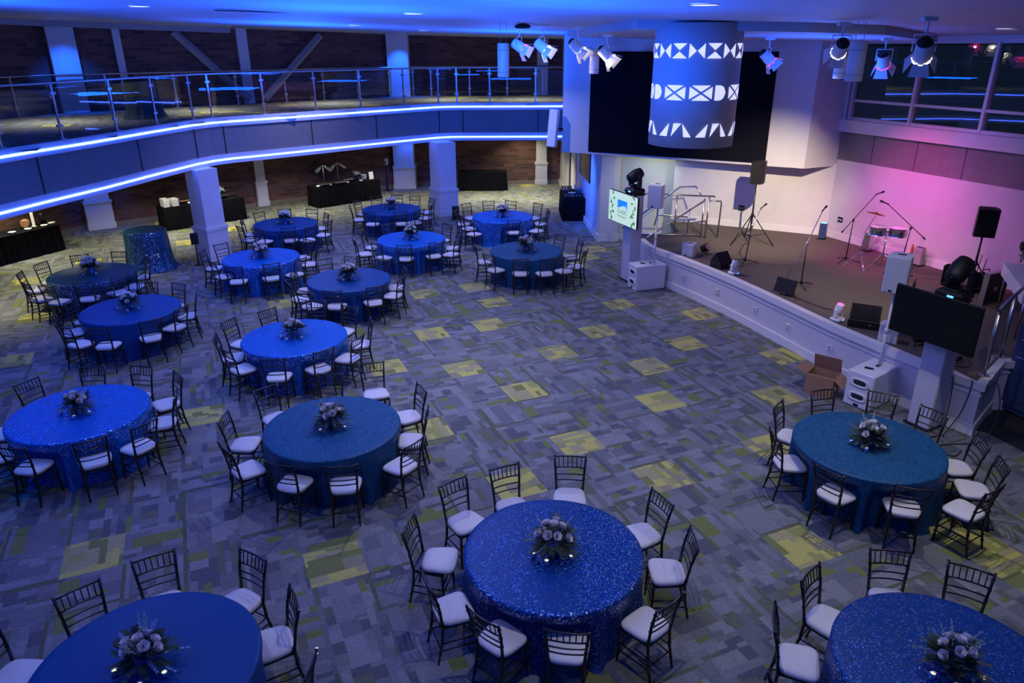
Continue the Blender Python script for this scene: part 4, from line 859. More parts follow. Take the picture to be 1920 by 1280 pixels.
def totem(x, y, a, h, label):
    t = empty('truss_totem', (x, y, 0), a, label, 'totem', 'white wrapped totems'); mb = MB(); mb.box((0, 0, h / 2), (.36, .34, h), bev=.02); mb.build('cover', M['wall'], t); mb = MB(); mb.box((0, 0, .015), (.42, .42, .03)); mb.build('base_plate', M['blackm'], t); mb = MB(); mb.box((0, 0, h + .015), (.38, .38, .03)); mb.build('top_plate', M['blackm'], t); return t
AT = math.radians(-66); AT2 = math.radians(-60)
totem(3.06, 17.99, AT, 2.19, 'white wrapped totem column carrying the lit television'); totem(6.58, 10.2, AT2, 2.09, 'white wrapped totem column carrying the big dark television')
def moving_head(loc, rz, s, tilt, label, m='black', lens='blackg', group=None):
    t = empty('moving_head_light', loc, rz, label, 'stage light', group); t.scale = (s,) * 3
    mb = MB(); mb.box((0, 0, .07), (.42, .38, .13), bev=.04); mb.lathe([(.14, .13), (.12, .16)], 20); mb.build('base', M[m], t)
    mb = MB(); mb.box((0, 0, .19), (.42, .15, .06), bev=.02)
    for sx in (-1, 1): mb.box((sx * .19, 0, .33), (.055, .14, .30), bev=.025)
    mb.build('yoke', M[m], t)
    R_ = Matrix.Rotation(tilt, 3, 'X'); mb = MB(); mb.lathe([(.06, -.20), (.12, -.17), (.145, -.05), (.15, .04), (.135, .15), (.12, .20), (.10, .205)], 20, (0, 0, .44), R_); hd = mb.build('head', M[m], t)
    mb = MB(); mb.lathe([(.098, .206), (.07, .222), (.001, .228)], 20, (0, 0, .44), R_); mb.build('lens', M[lens], hd)
    mb = MB(); mb.box((.05, -.195, .07), (.09, .006, .03)); mb.build('display', M['ledblue'], t)
moving_head((3.06, 17.99, 2.222), AT, 1.0, 2.0, 'black moving head light on top of the totem with the lit television', group='black moving heads')
moving_head((6.58, 10.2, 2.122), AT2, 1.0, 2.3, 'black moving head light on top of the totem with the dark television', group='black moving heads')
moving_head((4.98, 15.58, Z), .6, .50, .15, 'small white moving head light at the stage edge beside the black monitor', 'whitep', 'steel', 'small white moving heads')
moving_head((6.06, 12.60, Z), .6, .52, .2, 'small white moving head light at the stage edge left of the black wedge speaker', 'whitep', 'lensp', 'small white moving heads')
# televisions on the totems
def tv(cx, cy, cz, a, w_, h, label, lit):
    t = empty('television', (cx, cy, cz), a, label, 'television', None); mb = MB(); mb.box((0, .03, 0), (w_, .05, h), bev=.008); mb.build('housing', M['black'], t)
    mb = MB(); mb.box((0, .12, 0), (.3, .14, .3)); mb.build('bracket', M['blackm'], t)
    mb = MB(); mb.box((0, .002, 0), (w_ - .025, .006, h - .025)); pn = mb.build('panel', mat('lit_panel', (.2, .25, .23), .4, emit=(.50, .72, .62), es=.95) if lit else M['blackg'], t)
    return t, pn
tvr = tv(6.18, 9.93, 1.885, math.radians(-62), 1.32, .746, 'big dark television mounted on the near totem at the stage corner', False)
tvl, pn = tv(2.73, 17.69, 1.90, math.radians(-68), 1.37, .775, 'lit television showing a blue logo and holly leaves on the far totem', True)
inkb = mat('logo_blue', (.0, .15, .6), .5, emit=(.01, .22, .72), es=.9); inkg = mat('logo_grey', (.1, .1, .1), .5, emit=(.12, .14, .15), es=.8); inkl = mat('holly_green', (.0, .1, .02), .5, emit=(.01, .17, .03), es=.8); inkr = mat('berry_red', (.5, .02, .02), .5, emit=(.6, .04, .03), es=.8); inkt = mat('twig_grey', (.3, .33, .33), .5, emit=(.28, .36, .34), es=.8)
def flat(pts, y, m, name, par): mb = MB(); mb.add([(x, y, z) for x, z in pts], [tuple(range(len(pts)))]); return mb.build(name, m, par)
flat([(-.24, .20), (.22, .20), (.22, -.02), (.13, .095), (.09, .05), (.05, .085), (.02, .06), (-.06, .05), (-.14, .01), (-.24, .0)], -.0035, inkb, 'logo', pn)
def text(s, loc, size, m, par, name, sx=1.0):
    cu = bpy.data.curves.new(name, 'FONT'); cu.body = s; cu.size = size; cu.align_x = 'CENTER'; cu.extrude = .0004
    to = bpy.data.objects.new('tmp', cu); C.objects.link(to); bpy.context.view_layer.update()
    me = bpy.data.meshes.new_from_object(to.evaluated_get(bpy.context.evaluated_depsgraph_get())); C.objects.unlink(to); bpy.data.objects.remove(to)
    me.materials.clear(); me.materials.append(m); o = bpy.data.objects.new(name, me); C.objects.link(o); o.parent = par; o.location = loc; o.rotation_euler = (PI / 2, 0, 0); o.scale = (sx, 1, 1); return o
text('CLASSIC', (0, -.004, -.125), .135, inkg, pn, 'lettering', .9); text('Photographers', (0, -.004, -.215), .075, inkg, pn, 'lettering')
hb = MB(); tw = MB(); br_ = MB(); rl = random.Random(3)
for sx in (-1, 1):
    for i in range(7):
        z = -.33 + i * .11; x = sx * (.50 + .07 * math.sin(i * 2.1)); 
        for k in range(2 if i % 2 else 3):
            a = rl.uniform(0, 6.28); c, s_ = math.cos(a), math.sin(a); l = rl.uniform(.06, .09); q = [(0, 0), (.35, .4), (.7, .22), (1, 0), (.7, -.22), (.35, -.4)]
            hb.add([(x + (u * c - v * s_) * l, -.0036, z + (u * s_ + v * c) * l) for u, v in q], [tuple(range(6))])
        br_.lathe([(.009, 0), (.001, .001)], 8, (x, -.0045, z), Matrix.Rotation(PI / 2, 3, 'X'))
        x2 = sx * (.43 + .13 * rl.random()); tw.add([(x2, -.0034, z), (x2 + .006, -.0034, z), (x2 + .03 * sx + .006, -.0034, z + .12), (x2 + .03 * sx, -.0034, z + .12)], [(0, 1, 2, 3)])
hb.build('holly_leaves', inkl, pn); br_.build('berries', inkr, pn); tw.build('twigs', inkt, pn)
# ceiling-mounted line speaker beside the bulkhead
t = empty('wall_speaker', (1.22, 21.75, 2.88), math.radians(-20), 'tall narrow white speaker fixed to the left end of the bulkhead', 'loudspeaker'); mb = MB(); mb.box((0, 0, .52), (.26, .24, 1.04), R=Matrix.Rotation(.06, 3, 'Y') @ Matrix.Rotation(-.07, 3, 'X'), bev=.02); mb.build('cabinet', M['whitep'], t); mb = MB(); mb.box((.16, .1, .5), (.2, .06, .06)); mb.build('bracket', M['blackm'], t)

# small stage pieces
t = speaker('compact_speaker', (4.34, 17.12, Z), math.radians(-38), (.30, .26, .32), 'small white speaker box on the stage floor near the stair rail', True)
t = speaker('compact_speaker', (6.52, 11.62, Z), math.radians(-30), (.30, .28, .32), 'small white speaker box on the stage floor behind the white pole', True)
def par(loc, rz, label, m='blackm'):
    t = empty('par_light', loc, rz, label, 'stage light', 'floor par lights'); mb = MB(); mb.lathe([(.085, -.09), (.10, -.05), (.105, .07), (.10, .08)], 18, (0, 0, .16), Matrix.Rotation(1.1, 3, 'X')); mb.build('can', M[m], t)
    mb = MB()
    for k in range(7): a = k * PI / 3; r_ = .058 if k < 6 else 0; mb.lathe([(.018, .082), (.018, .088)], 8, (0, 0, .16), Matrix.Rotation(1.1, 3, 'X') @ Matrix.Translation((r_ * math.cos(a), r_ * math.sin(a), 0)).to_3x3()) if k == 6 else mb.lathe([(.018, 0), (.018, .006)], 8, Vector((0, 0, .16)) + Matrix.Rotation(1.1, 3, 'X') @ Vector((r_ * math.cos(a), r_ * math.sin(a), .082)), Matrix.Rotation(1.1, 3, 'X'))
    mb.build('lenses', M['steel'], t); mb = MB(); mb.tube([(-.12, 0, .16), (-.12, 0, .01), (.12, 0, .01), (.12, 0, .16)], .01, 6); mb.build('bracket', M['blackm'], t)
par((4.75, 17.28, Z), .8, 'round black par light on the stage beside the small white speaker'); par((6.95, 11.4, Z), .5, 'black par light on the stage floor under the dark television')
def wedge(loc, rz, d, label):
    t = empty('stage_monitor', loc, rz, label, 'loudspeaker', 'black wedge monitors'); w_, dd, h = d; P = [(-dd / 2, 0), (dd / 2, 0), (dd / 2, h * .45), (dd * .05, h), (-dd / 2, h * .35)]; mb = MB(); V = [(sx * w_ / 2, y, z) for sx in (-1, 1) for y, z in P]; mb.add(V, [(4, 3, 2, 1, 0), (5, 6, 7, 8, 9)] + [(i, (i + 1) % 5, 5 + (i + 1) % 5, 5 + i) for i in range(5)]); mb.build('cabinet', M['black'], t)
    a = Vector((0, dd * .05, h)); b = Vector((0, -dd / 2, h * .35)); mid = (a + b) / 2; an = math.atan2(a.z - b.z, a.y - b.y); mb = MB(); mb.box(mid + Vector((0, -.006, .012)), (w_ - .04, (a - b).length - .03, .012), R=Matrix.Rotation(an, 3, 'X')); mb.build('grille', M['bgrille'], t)
    mb = MB(); mb.box((w_ * .2, -dd / 2 - .004, h * .2), (.04, .006, .03)); mb.build('badge', M['steel'], t)
wedge((6.44, 12.35, Z), math.radians(-28), (.52, .38, .40), 'black wedge monitor speaker on the stage right of the pink eyed moving head'); wedge((4.85, 16.15, Z), math.radians(30), (.36, .34, .36), 'black monitor speaker on the stage behind the first white moving head')
t = empty('computer_monitor', (5.60, 14.1, Z), math.radians(-52), 'black computer monitor lying tilted at the stage edge, facing the band', 'monitor'); mb = MB(); mb.box((0, 0, .20), (.44, .05, .30), R=Matrix.Rotation(-.3, 3, 'X'), bev=.008); mb.build('housing', M['black'], t); mb = MB(); mb.box((0, -.02, .19), (.02, .03, .02)); mb.box((0, .12, .012), (.24, .2, .02)); mb.tube([(0, .10, .02), (0, .05, .18)], .02, 6); mb.build('stand', M['blackm'], t)
def mic(x, y, pz, pole_top, tip, tail, label, m='blackm', head=True):
    t = empty('microphone_stand', (x, y, Z), 0, label, 'microphone stand', 'microphone stands'); o = Vector((x, y, Z)); pv = Vector(pole_top) - o; tp = Vector(tip) - o; tl = Vector(tail) - o; mb = MB()
    for a in (20, 140, 260): c, s_ = ang(a + x * 40); mb.tube([(0, 0, .10), (c * .34, s_ * .34, .012)], .011, 6)
    mb.lathe([(.03, .07), (.03, .14)], 10); mb.build('tripod', M['blackm'], t); mb = MB(); mb.tube([(0, 0, .05), pv * .55 , pv], [.013, .013, .010], 7); mb.build('pole', M['blackm'], t)
    mb = MB(); mb.tube([tl, tp], .009, 7); mb.tube([pv + Vector((0, 0, -.03)), pv + Vector((0, 0, .03))], .025, 8); mb.tube([tl, tl.lerp(tp, .07)], .017, 7); mb.build('boom', M[m], t)
    d = (tp - tl).normalized(); mb = MB(); mb.tube([tp, tp + d * .03], .016, 8); e_ = tp + d * .03; f = Vector((d.x, d.y, .25)).normalized(); mb.tube([e_, e_ + f * .11, e_ + f * .12, e_ + f * .17], [.012, .016, .026, .022], 8); mb.build('microphone', M['black'], t)
mic(5.48, 16.43, 0, (5.58, 16.5, 1.75), (5.74, 16.55, 2.12), (5.5, 16.45, 1.55), 'straight microphone stand in front of the black tripod speaker', 'steel')
mic(6.15, 14.67, 0, (6.15, 14.67, 1.80), (6.50, 15.0, 2.40), (5.93, 14.46, 1.46), 'microphone stand with pale boom in the open middle of the stage', 'steel')
mic(7.9, 16.54, 0, (7.92, 16.54, 1.86), (8.28, 16.45, 2.45), (7.72, 16.6, 1.55), 'microphone boom stand left of the cymbal')
mic(8.55, 15.35, 0, (8.62, 15.35, 1.95), (8.15, 15.55, 2.42), (8.9, 15.2, 1.74), 'microphone boom stand right of the timbales')
# tripod speaker
def tripod_stand(x, y, h, label, r=.62):
    t = empty('speaker_stand', (x, y, Z), 0, label, 'speaker stand', 'black tripod speaker stands'); mb = MB(); mb.tube([(0, 0, .12), (0, 0, .8), (0, 0, h)], [.024, .024, .018], 9); mb.build('pole', M['blackm'], t); mb = MB(); mb.lathe([(.04, .70), (.04, .78)], 10); mb.lathe([(.035, .18), (.035, .24)], 10); mb.build('collar', M['blackm'], t)
    for a in (205, 325, 85): c, s_ = ang(a); mb = MB(); mb.tube([(c * .03, s_ * .03, .74), (c * r, s_ * r, .015)], .014, 7); mb.build('leg', M['blackm'], t); mb = MB(); mb.tube([(c * .03, s_ * .03, .2), (c * r * .6, s_ * r * .6, .30)], .009, 6); mb.build('brace', M['blackm'], t)
tripod_stand(6.16, 18.31, 1.54, 'black tripod stand with a speaker in front of the cream stage wall'); speaker('stage_speaker', (6.16, 18.31, Z + 1.54), math.radians(150), (.34, .32, .55), 'black loudspeaker on the tripod in front of the cream wall', False, 'black pole mounted speakers')
tripod_stand(9.2, 13.83, 1.30, 'black tripod stand behind the near moving head', .5); speaker('stage_speaker', (9.2, 13.83, Z + 1.30), math.radians(-25), (.36, .34, .54), 'black loudspeaker on a pole against the pink wall', False, 'black pole mounted speakers')
tripod_stand(7.12, 12.2, .95, 'black tripod stand standing behind the near white speaker', .38)
# uplight boxes on the stage
def ubox(x, y, a, d, m, label, led=False):
    t = empty('uplight_tower', (x, y, Z), math.radians(a), label, 'uplight', 'slim uplights along the stage wall'); w_, dd, h = d; mb = MB(); mb.box((0, 0, h / 2 + .02), (w_, dd, h), bev=.012); mb.build('body', M[m], t); mb = MB(); mb.box((0, 0, .01), (w_ + .04, dd + .06, .02)); mb.build('foot', M['blackm'], t)
    mb = MB(); mb.box((0, 0, h + .024), (w_ * .8, dd * .7, .01)); mb.build('lamp_face', M['ledblue'] if led else M['blackg'], t)
ubox(8.22, 18.75, -40, (.16, .14, .40), 'bluecab', 'blue glowing uplight tower in the stage corner', True); ubox(8.85, 17.55, -66, (.20, .14, .40), 'steel', 'mirrored uplight tower standing behind the timbales'); ubox(9.45, 16.25, -66, (.22, .14, .40), 'wall_grey', 'grey uplight tower at the pink wall right of the timbales')
# cymbal and timbales
t = empty('cymbal_stand', (7.95, 16.0, Z), 0, 'chrome cymbal stand with a bronze cymbal between the microphone booms', 'cymbal'); mb = MB(); mb.tube([(0, 0, .15), (.02, 0, .85), (.02, 0, .85), (.22, .05, 1.22)], [.014, .014, .009, .009], 8); mb.build('pole', M['chrome'], t)
for a in (30, 150, 270): c, s_ = ang(a); mb = MB(); mb.tube([(0, 0, .42), (c * .3, s_ * .3, .03), (c * .33, s_ * .33, .01)], .009, 6); mb.build('leg', M['chrome'], t)
mb = MB(); R_ = Matrix.Rotation(.16, 3, 'Y'); mb.lathe([(.001, .03), (.025, .028), (.035, .012), (.2, -.006), (.2, -.009), (.03, .006)], 28, (.22, .05, 1.26), R_, capb=False, capt=False); mb.build('cymbal', M['brass'], t)
t = empty('timbales', (8.42, 15.9, Z), 0, 'pair of chrome timbales on a tripod stand by the pink wall', 'drums'); mb = MB(); mb.tube([(0, 0, .2), (0, 0, .86)], .016, 8); mb.box((0, 0, .88), (.3, .03, .03), math.radians(-25)); mb.build('pole', M['chrome'], t)
for a in (200, 320, 80): c, s_ = ang(a); mb = MB(); mb.tube([(0, 0, .40), (c * .42, s_ * .42, .03), (c * .46, s_ * .46, .01)], .011, 6); mb.build('leg', M['chrome'], t)
for k, (dx, dy, r_) in enumerate([(-.19, .06, .175), (.19, -.10, .19)]):
    mb = MB(); mb.lathe([(r_ + .008, .80), (r_, .81), (r_ + .004, .86), (r_, .90), (r_, .97), (r_ + .010, .975), (r_ + .010, .995), (r_ - .005, .99)], 30, (dx, dy, 0), capb=False, capt=False); sh = mb.build('shell', M['chrome'], t); mb = MB(); mb.lathe([(r_ - .004, .985), (r_ - .004, .989)], 30, (dx, dy, 0)); mb.build('drumhead', M['whitep'], sh)
    mb = MB()
    for q in range(6): c, s_ = ang(q * 60); mb.tube([(dx + c * (r_ + .014), dy + s_ * (r_ + .014), .84), (dx + c * (r_ + .014), dy + s_ * (r_ + .014), .99)], .005, 5)
    mb.build('lugs', M['chrome'], sh)
mb = MB(); mb.lathe([(.025, 0), (.035, .12), (.03, .28), (.015, .36)], 10, (8.72, 15.3, 1.25)); mb.build('bead_shaker', M['orange'], label='orange beaded shaker hanging from the stand right of the timbales', cat='instrument')
# stair rails at the far end of the stage
t = empty('stair_railing', (5.14, 18.83, Z), 0, 'tubular steel stair railing at the far end of the stage', 'railing'); O_ = Vector((5.14, 18.83, Z))
def rp(*pts, r_=.022, name='rail'): mb = MB(); mb.tube([Vector(p) - O_ for p in pts], r_, 8); mb.build(name, M['steel'], t)
rp((5.3, 18.8, 1.98), (3.9, 19.15, 1.98), (3.2, 19.3, 1.98)); rp((5.14, 18.83, .87), (5.16, 18.83, 1.98), name='post'); rp((5.05, 18.95, .87), (5.07, 18.95, 1.9), name='post')
rp((5.5, 18.94, .87), (5.52, 18.94, 1.75), (5.50, 18.94, 1.83), (5.16, 18.9, 1.85)); rp((3.35, 18.9, .45), (3.5, 19.0, .75), (5.1, 18.95, 1.86)); rp((3.1, 19.9, .9), (4.6, 19.8, 2.05), (5.0, 19.7, 2.08), (5.1, 19.5, 1.9))
rp((4.71, 19.07, .87), (4.73, 19.07, 1.60), name='post'); rp((4.38, 19.13, .87), (4.38, 19.13, 1.93), name='post'); rp((5.05, 19.0, .9), (3.45, 19.2, .9))
rp((4.9, 19.9, 1.2), (4.1, 20.2, 1.2), (4.05, 20.2, .9))
# side railing with glass at the near corner of the stage
t = empty('stage_side_railing', (7.28, 10.12, .88), 0, 'steel and glass guard rail at the near corner of the stage', 'railing'); O_ = Vector((7.28, 10.12, .88))
rp((7.28, 10.12, .88), (7.28, 10.12, 1.93), name='post', r_=.03); rp((7.98, 10.84, .88), (7.98, 10.84, 1.93), name='post', r_=.03); rp((7.22, 10.06, 1.97), (8.9, 11.75, 2.0), r_=.03)
mb = MB(); mb.add([Vector(p) - O_ for p in ((7.33, 10.17, .98), (7.93, 10.79, .98), (7.93, 10.79, 1.87), (7.33, 10.17, 1.87))], [(0, 1, 2, 3)]); mb.build('glass_pane', M['glass'], t)
mb = MB(); mb.box(Vector((7.28, 10.12, .89)) - O_, (.14, .14, .02)); mb.build('base_plate', M['steel'], t); mb = MB(); mb.box(Vector((7.98, 10.84, .89)) - O_, (.14, .14, .02)); mb.build('base_plate', M['steel'], t)
# flight case, bags and control table
t = empty('flight_case', (9.46, 13.5, Z), math.radians(-65), 'open black flight case lid with metal edges standing beside the control table', 'case'); mb = MB(); mb.box((0, 0, .34), (.08, .62, .66)); mb.build('lid', M['black'], t); mb = MB()
for z in (.015, .665): mb.box((0, 0, z), (.10, .64, .025))
for y in (-.31, .31): mb.box((0, y, .34), (.10, .025, .66))
mb.build('metal_edges', M['steel'], t); mb = MB(); mb.box((.055, -.05, .34), (.02, .1, .08)); mb.build('latch', M['steel'], t)
t = empty('equipment_bag', (9.62, 14.25, Z), .3, 'dark equipment bag with aerials slumped against the pink wall', 'bag'); mb = MB(); mb.box((0, 0, .22), (.42, .30, .42), bev=.12); mb.box((.05, -.16, .14), (.28, .08, .22), bev=.03); mb.build('bag_body', M['blackcloth'], t); mb = MB(); mb.tube([(-.1, 0, .42), (-.06, 0, .8)], .008, 5); mb.tube([(.05, 0, .42), (.09, 0, .70)], .008, 5); mb.build('aerial', M['blackm'], t); mb = MB(); mb.tube([(-.15, -.1, .42), (-.08, -.12, .52), (.08, -.12, .52), (.15, -.1, .42)], .012, 6); mb.build('strap', M['blackm'], t)
t = empty('control_table', (9.47, 12.3, Z), math.radians(-23), 'white covered control table at the right edge of the stage', 'table'); mb = MB(); mb.box((0, 0, .88), (.95, 1.9, .04)); mb.build('tabletop', M['whitep'], t); mb = MB(); mb.box((-.45, 0, .76), (.03, 1.84, .20)); mb.build('front_panel', M['whitep'], t)
for sx, sy in ((.42, .85), (.42, -.85), (-.40, -.85), (-.40, .85)): mb = MB(); mb.tube([(sx, sy, 0), (sx, sy, .86)], .02, 6); mb.build('leg', M['steel'], t)
t = empty('equipment_riser', (9.72, 12.85, Z + .90), math.radians(-23), 'black lighting console on a grey riser on the control table', 'console'); mb = MB(); mb.box((0, 0, .14), (.5, .9, .03)); mb.box((-.2, -.4, .07), (.03, .03, .12)); mb.box((-.2, .4, .07), (.03, .03, .12)); mb.box((.2, 0, .07), (.03, .8, .12)); mb.build('riser', M['wall_grey'], t); mb = MB(); mb.box((0, 0, .20), (.44, .8, .09), bev=.02); mb.build('console', M['black'], t)
mb = MB()
for k in range(5): mb.tube([(-.2 + .03 * math.cos(a * .9 + k), .45 + .09 * math.sin(a * .9 + k * 2) + .02 * k, .3 + .08 * math.cos(a * 1.1 + k)) for a in range(9)], .008, 5)
mb.build('coiled_cables', M['cable'], t)
t = empty('laptop', (9.05, 11.75, Z + .90), math.radians(-60), 'black laptop near the front edge of the control table', 'laptop'); mb = MB(); mb.box((0, 0, .01), (.32, .22, .018)); mb.build('keyboard_base', M['black'], t); mb = MB(); mb.box((0, .12, .1), (.32, .012, .2), R=Matrix.Rotation(-.2, 3, 'X')); mb.build('lid', M['blackg'], t)
# cabinet at the right edge, cables, cardboard box
ca = Vector((8.07, 10.70)); dq = Vector((.405, -.914)); nq = Vector((.914, .405)); t = empty('storage_cabinet', (ca.x, ca.y, 0), math.atan2(dq.y, dq.x), 'dark blue cabinet with wire handles at the right edge of the photo', 'cabinet'); 
mb = MB(); mb.box((1.0, .42, .78), (2.0, .80, 1.48)); mb.box((1.0, .42, .03), (1.9, .7, .06)); mb.build('body', M['bluecab'], t)
mb = MB(); mb.box((.55, .005, .80), (.92, .03, 1.36), bev=.01); dr = mb.build('door', M['bluecab'], t); mb = MB(); mb.box((.55, -.016, .80), (.66, .012, 1.1), bev=.004); mb.build('door_panel', M['bluecab'], dr)
for z in (1.0, 1.3): mb = MB(); mb.tube([(.10, -.02, z), (.10, -.06, z), (.28, -.06, z), (.28, -.02, z)], .008, 6); mb.build('handle', M['steel'], dr)
mb = MB(); mb.tube(smooth_path([(7.25, 9.93, .885), (7.32, 9.8, .86), (7.3, 9.62, .5), (7.1, 9.5, .1), (6.8, 9.55, .012), (6.4, 9.5, .012), (6.3, 9.35, .012), (6.5, 9.2, .012), (6.7, 9.35, .012)]), .008, 6); mb.build('power_cable', M['cable'], label='black cable hanging over the stage corner and coiling on the carpet', cat='cable', group='black cables at the stage corner')
mb = MB(); mb.tube(smooth_path([(6.78, 10.1, .885), (6.74, 9.98, .86), (6.72, 9.9, .4), (6.62, 9.82, .05), (6.45, 9.75, .012)]), .008, 6); mb.tube(smooth_path([(7.0, 9.96, .885), (6.95, 9.84, .86), (6.85, 9.78, .45), (6.6, 9.7, .05)]), .008, 6); mb.build('power_cable', M['cable'], label='pair of black cables draped down the stage front behind the near totem', cat='cable', group='black cables at the stage corner')
mb = MB(); mb.tube(smooth_path([(6.9, 10.6, .875), (7.3, 10.5, .875), (7.6, 11.3, .875), (7.9, 11.9, .875), (7.6, 12.4, .875)]), .008, 6); mb.build('power_cable', M['cable'], label='black cable lying across the stage floor behind the dark television', cat='cable')
mb = MB(); mb.tube(smooth_path([(5.85, 14.3, .875), (5.75, 14.0, .875), (6.0, 13.4, .875), (6.3, 13.0, .875), (6.2, 12.8, .875)]), .008, 6); mb.build('power_cable', M['cable'], label='black cable lying between the computer monitor and the second white moving head', cat='cable')
t = empty('power_box', (7.15, 10.75, Z), .5, 'small black power box with cables on the stage floor near the corner post', 'power box'); mb = MB(); mb.box((0, 0, .04), (.34, .16, .07), bev=.01); mb.build('box', M['black'], t); mb = MB(); mb.tube([(-.17, 0, .04), (-.35, .1, .02), (-.3, .3, .015)], .009, 5); mb.build('lead', M['cable'], t)
t = empty('cardboard_box', (5.40, 11.36, 0), math.radians(-40), 'open brown cardboard box on the carpet against the near subwoofer', 'box'); w_, d_, h = .46, .40, .36; mb = MB()
for sx, sy, a, b in ((-1, 0, .008, d_), (1, 0, .008, d_), (0, -1, w_, .008), (0, 1, w_, .008)): mb.box((sx * w_ / 2, sy * d_ / 2, h / 2), (a, b, h))
mb.box((0, 0, .006), (w_, d_, .008)); mb.build('box_body', M['card'], t)
for (c, ax, th, L_, wd) in [((0, d_ / 2, h), 'X', .35, .30, w_), ((0, -d_ / 2, h), 'X', -1.9, .24, w_), ((-w_ / 2, 0, h), 'Y', -1.2, .2, d_), ((w_ / 2, 0, h), 'Y', 2.2, .2, d_)]:
    R_ = Matrix.Rotation(th if ax == 'X' else th, 3, ax); dv = (R_ @ Vector((0, 0, 1))) * (L_ / 2)
    mb = MB(); mb.box(Vector(c) + dv, (wd, .006, L_) if ax == 'X' else (.006, wd, L_), R=R_); mb.build('flap', M['card'], t)

# ------------------------------------------------------------------ hanging drum with lit cut-outs
DX, DY, DR = 3.24, 13.5, .745; DB, DTp = 3.97, CZ(3.24, 13.5) - .02
t = empty('hanging_drum', (DX, DY, DB), 0, 'white cylindrical hanging drum with bands of lit cut-out patterns', 'light fitting'); H_ = DTp - DB; mb = MB(); mb.lathe([(DR - .03, .03), (DR - .01, .004), (DR, 0), (DR, H_)], 72, capb=False); mb.build('drum', M['wall'], t)
mb = MB(); mb.lathe([(.001, .05), (DR - .03, .05)], 72, capb=False, capt=False); mb.build('diffuser', M['wall'], t)
lit = mat('lit_cutout', (.8, .8, .9), .5, emit=(.62, .64, 1.0), es=1.05)
def cut(mb, pts):   # pts in (angle position in metres along the skin, z), subdivided horizontally
    # triangulate as fan of thin strips: clip polygon into vertical slices
    xs = [p[0] for p in pts]; x0, x1 = min(xs), max(xs); n = max(2, int((x1 - x0) / .03)); R_ = DR + .004
    def span(x):
        ys = []
        for i in range(len(pts)):
            a, b = pts[i], pts[(i + 1) % len(pts)]
            if (a[0] - x) * (b[0] - x) <= 0 and a[0] != b[0]: ys.append(a[1] + (b[1] - a[1]) * (x - a[0]) / (b[0] - a[0]))
        return (min(ys), max(ys)) if ys else (pts[0][1],) * 2
    for i in range(n):
        xa = x0 + (x1 - x0) * (i + .001) / n; xb = x0 + (x1 - x0) * (i + .999) / n; (a0, a1), (b0, b1) = span(xa), span(xb)
        def P(x, z): th = -PI / 2 - .245 + x / DR; return (R_ * math.cos(th), R_ * math.sin(th), z)
        mb.add([P(xa, a0), P(xb, b0), P(xb, b1), P(xa, a1)], [(0, 1, 2, 3)])
zt, zm, zb = H_ - .43, H_ - 1.09, .30
per = 2 * PI * DR
mt = MB()
nrep = 8; pitch = per / nrep
for i in range(nrep):
    x = -per / 2 + (i + .5) * pitch; q = pitch / 4 * .92; hh = .115; z = zt
    cut(mt, [(x - q * .92, z + hh), (x + q * .92, z + hh), (x, z + .012)]); cut(mt, [(x - q * .98, z - hh), (x + q * .98, z - hh), (x, z - .012)])
    xx = x + pitch / 2; cut(mt, [(xx - q * .95, z + hh), (xx - q * .95, z - hh), (xx - .008, z)]); cut(mt, [(xx + q * .95, z + hh), (xx + q * .95, z - hh), (xx + .008, z)])
mt.build('lit_pattern_top', lit, t)
mt = MB(); nrep = 4; pitch = per / nrep
for i in range(nrep):
    b = -per / 2 + i * pitch - .83; z = zm; hh = .12
    def X(c, w_):
        g = .022; cut(mt, [(c - w_ + g * 1.6, z + hh), (c + w_ - g * 1.6, z + hh), (c, z + g)]); cut(mt, [(c - w_ + g * 1.6, z - hh), (c + w_ - g * 1.6, z - hh), (c, z - g)]); cut(mt, [(c - w_, z + hh - g), (c - w_, z - hh + g), (c - g * 1.4, z)]); cut(mt, [(c + w_, z + hh - g), (c + w_, z - hh + g), (c + g * 1.4, z)])
    D = [(b + .02, z - hh), (b + .02, z + hh)] + [(b + .10 + .13 * math.sin(a * PI / 10), z + hh * math.cos(a * PI / 10)) for a in range(11)]
    cut(mt, D); X(b + .50, .19); X(b + .95, .19)
mt.build('lit_pattern_middle', lit, t)
mt = MB(); nrep = 7; pitch = per / nrep
for i in range(nrep):
    b = -per / 2 + i * pitch; z = zb; hh = .11
    cut(mt, [(b, z - hh), (b + .01, z + hh), (b + .17, z + hh)]); cut(mt, [(b + .19, z + hh), (b + .20, z - hh), (b + .35, z - hh)]); cut(mt, [(b + .42, z - hh), (b + .61, z - hh), (b + .62, z + hh)])
mt.build('lit_pattern_bottom', lit, t)

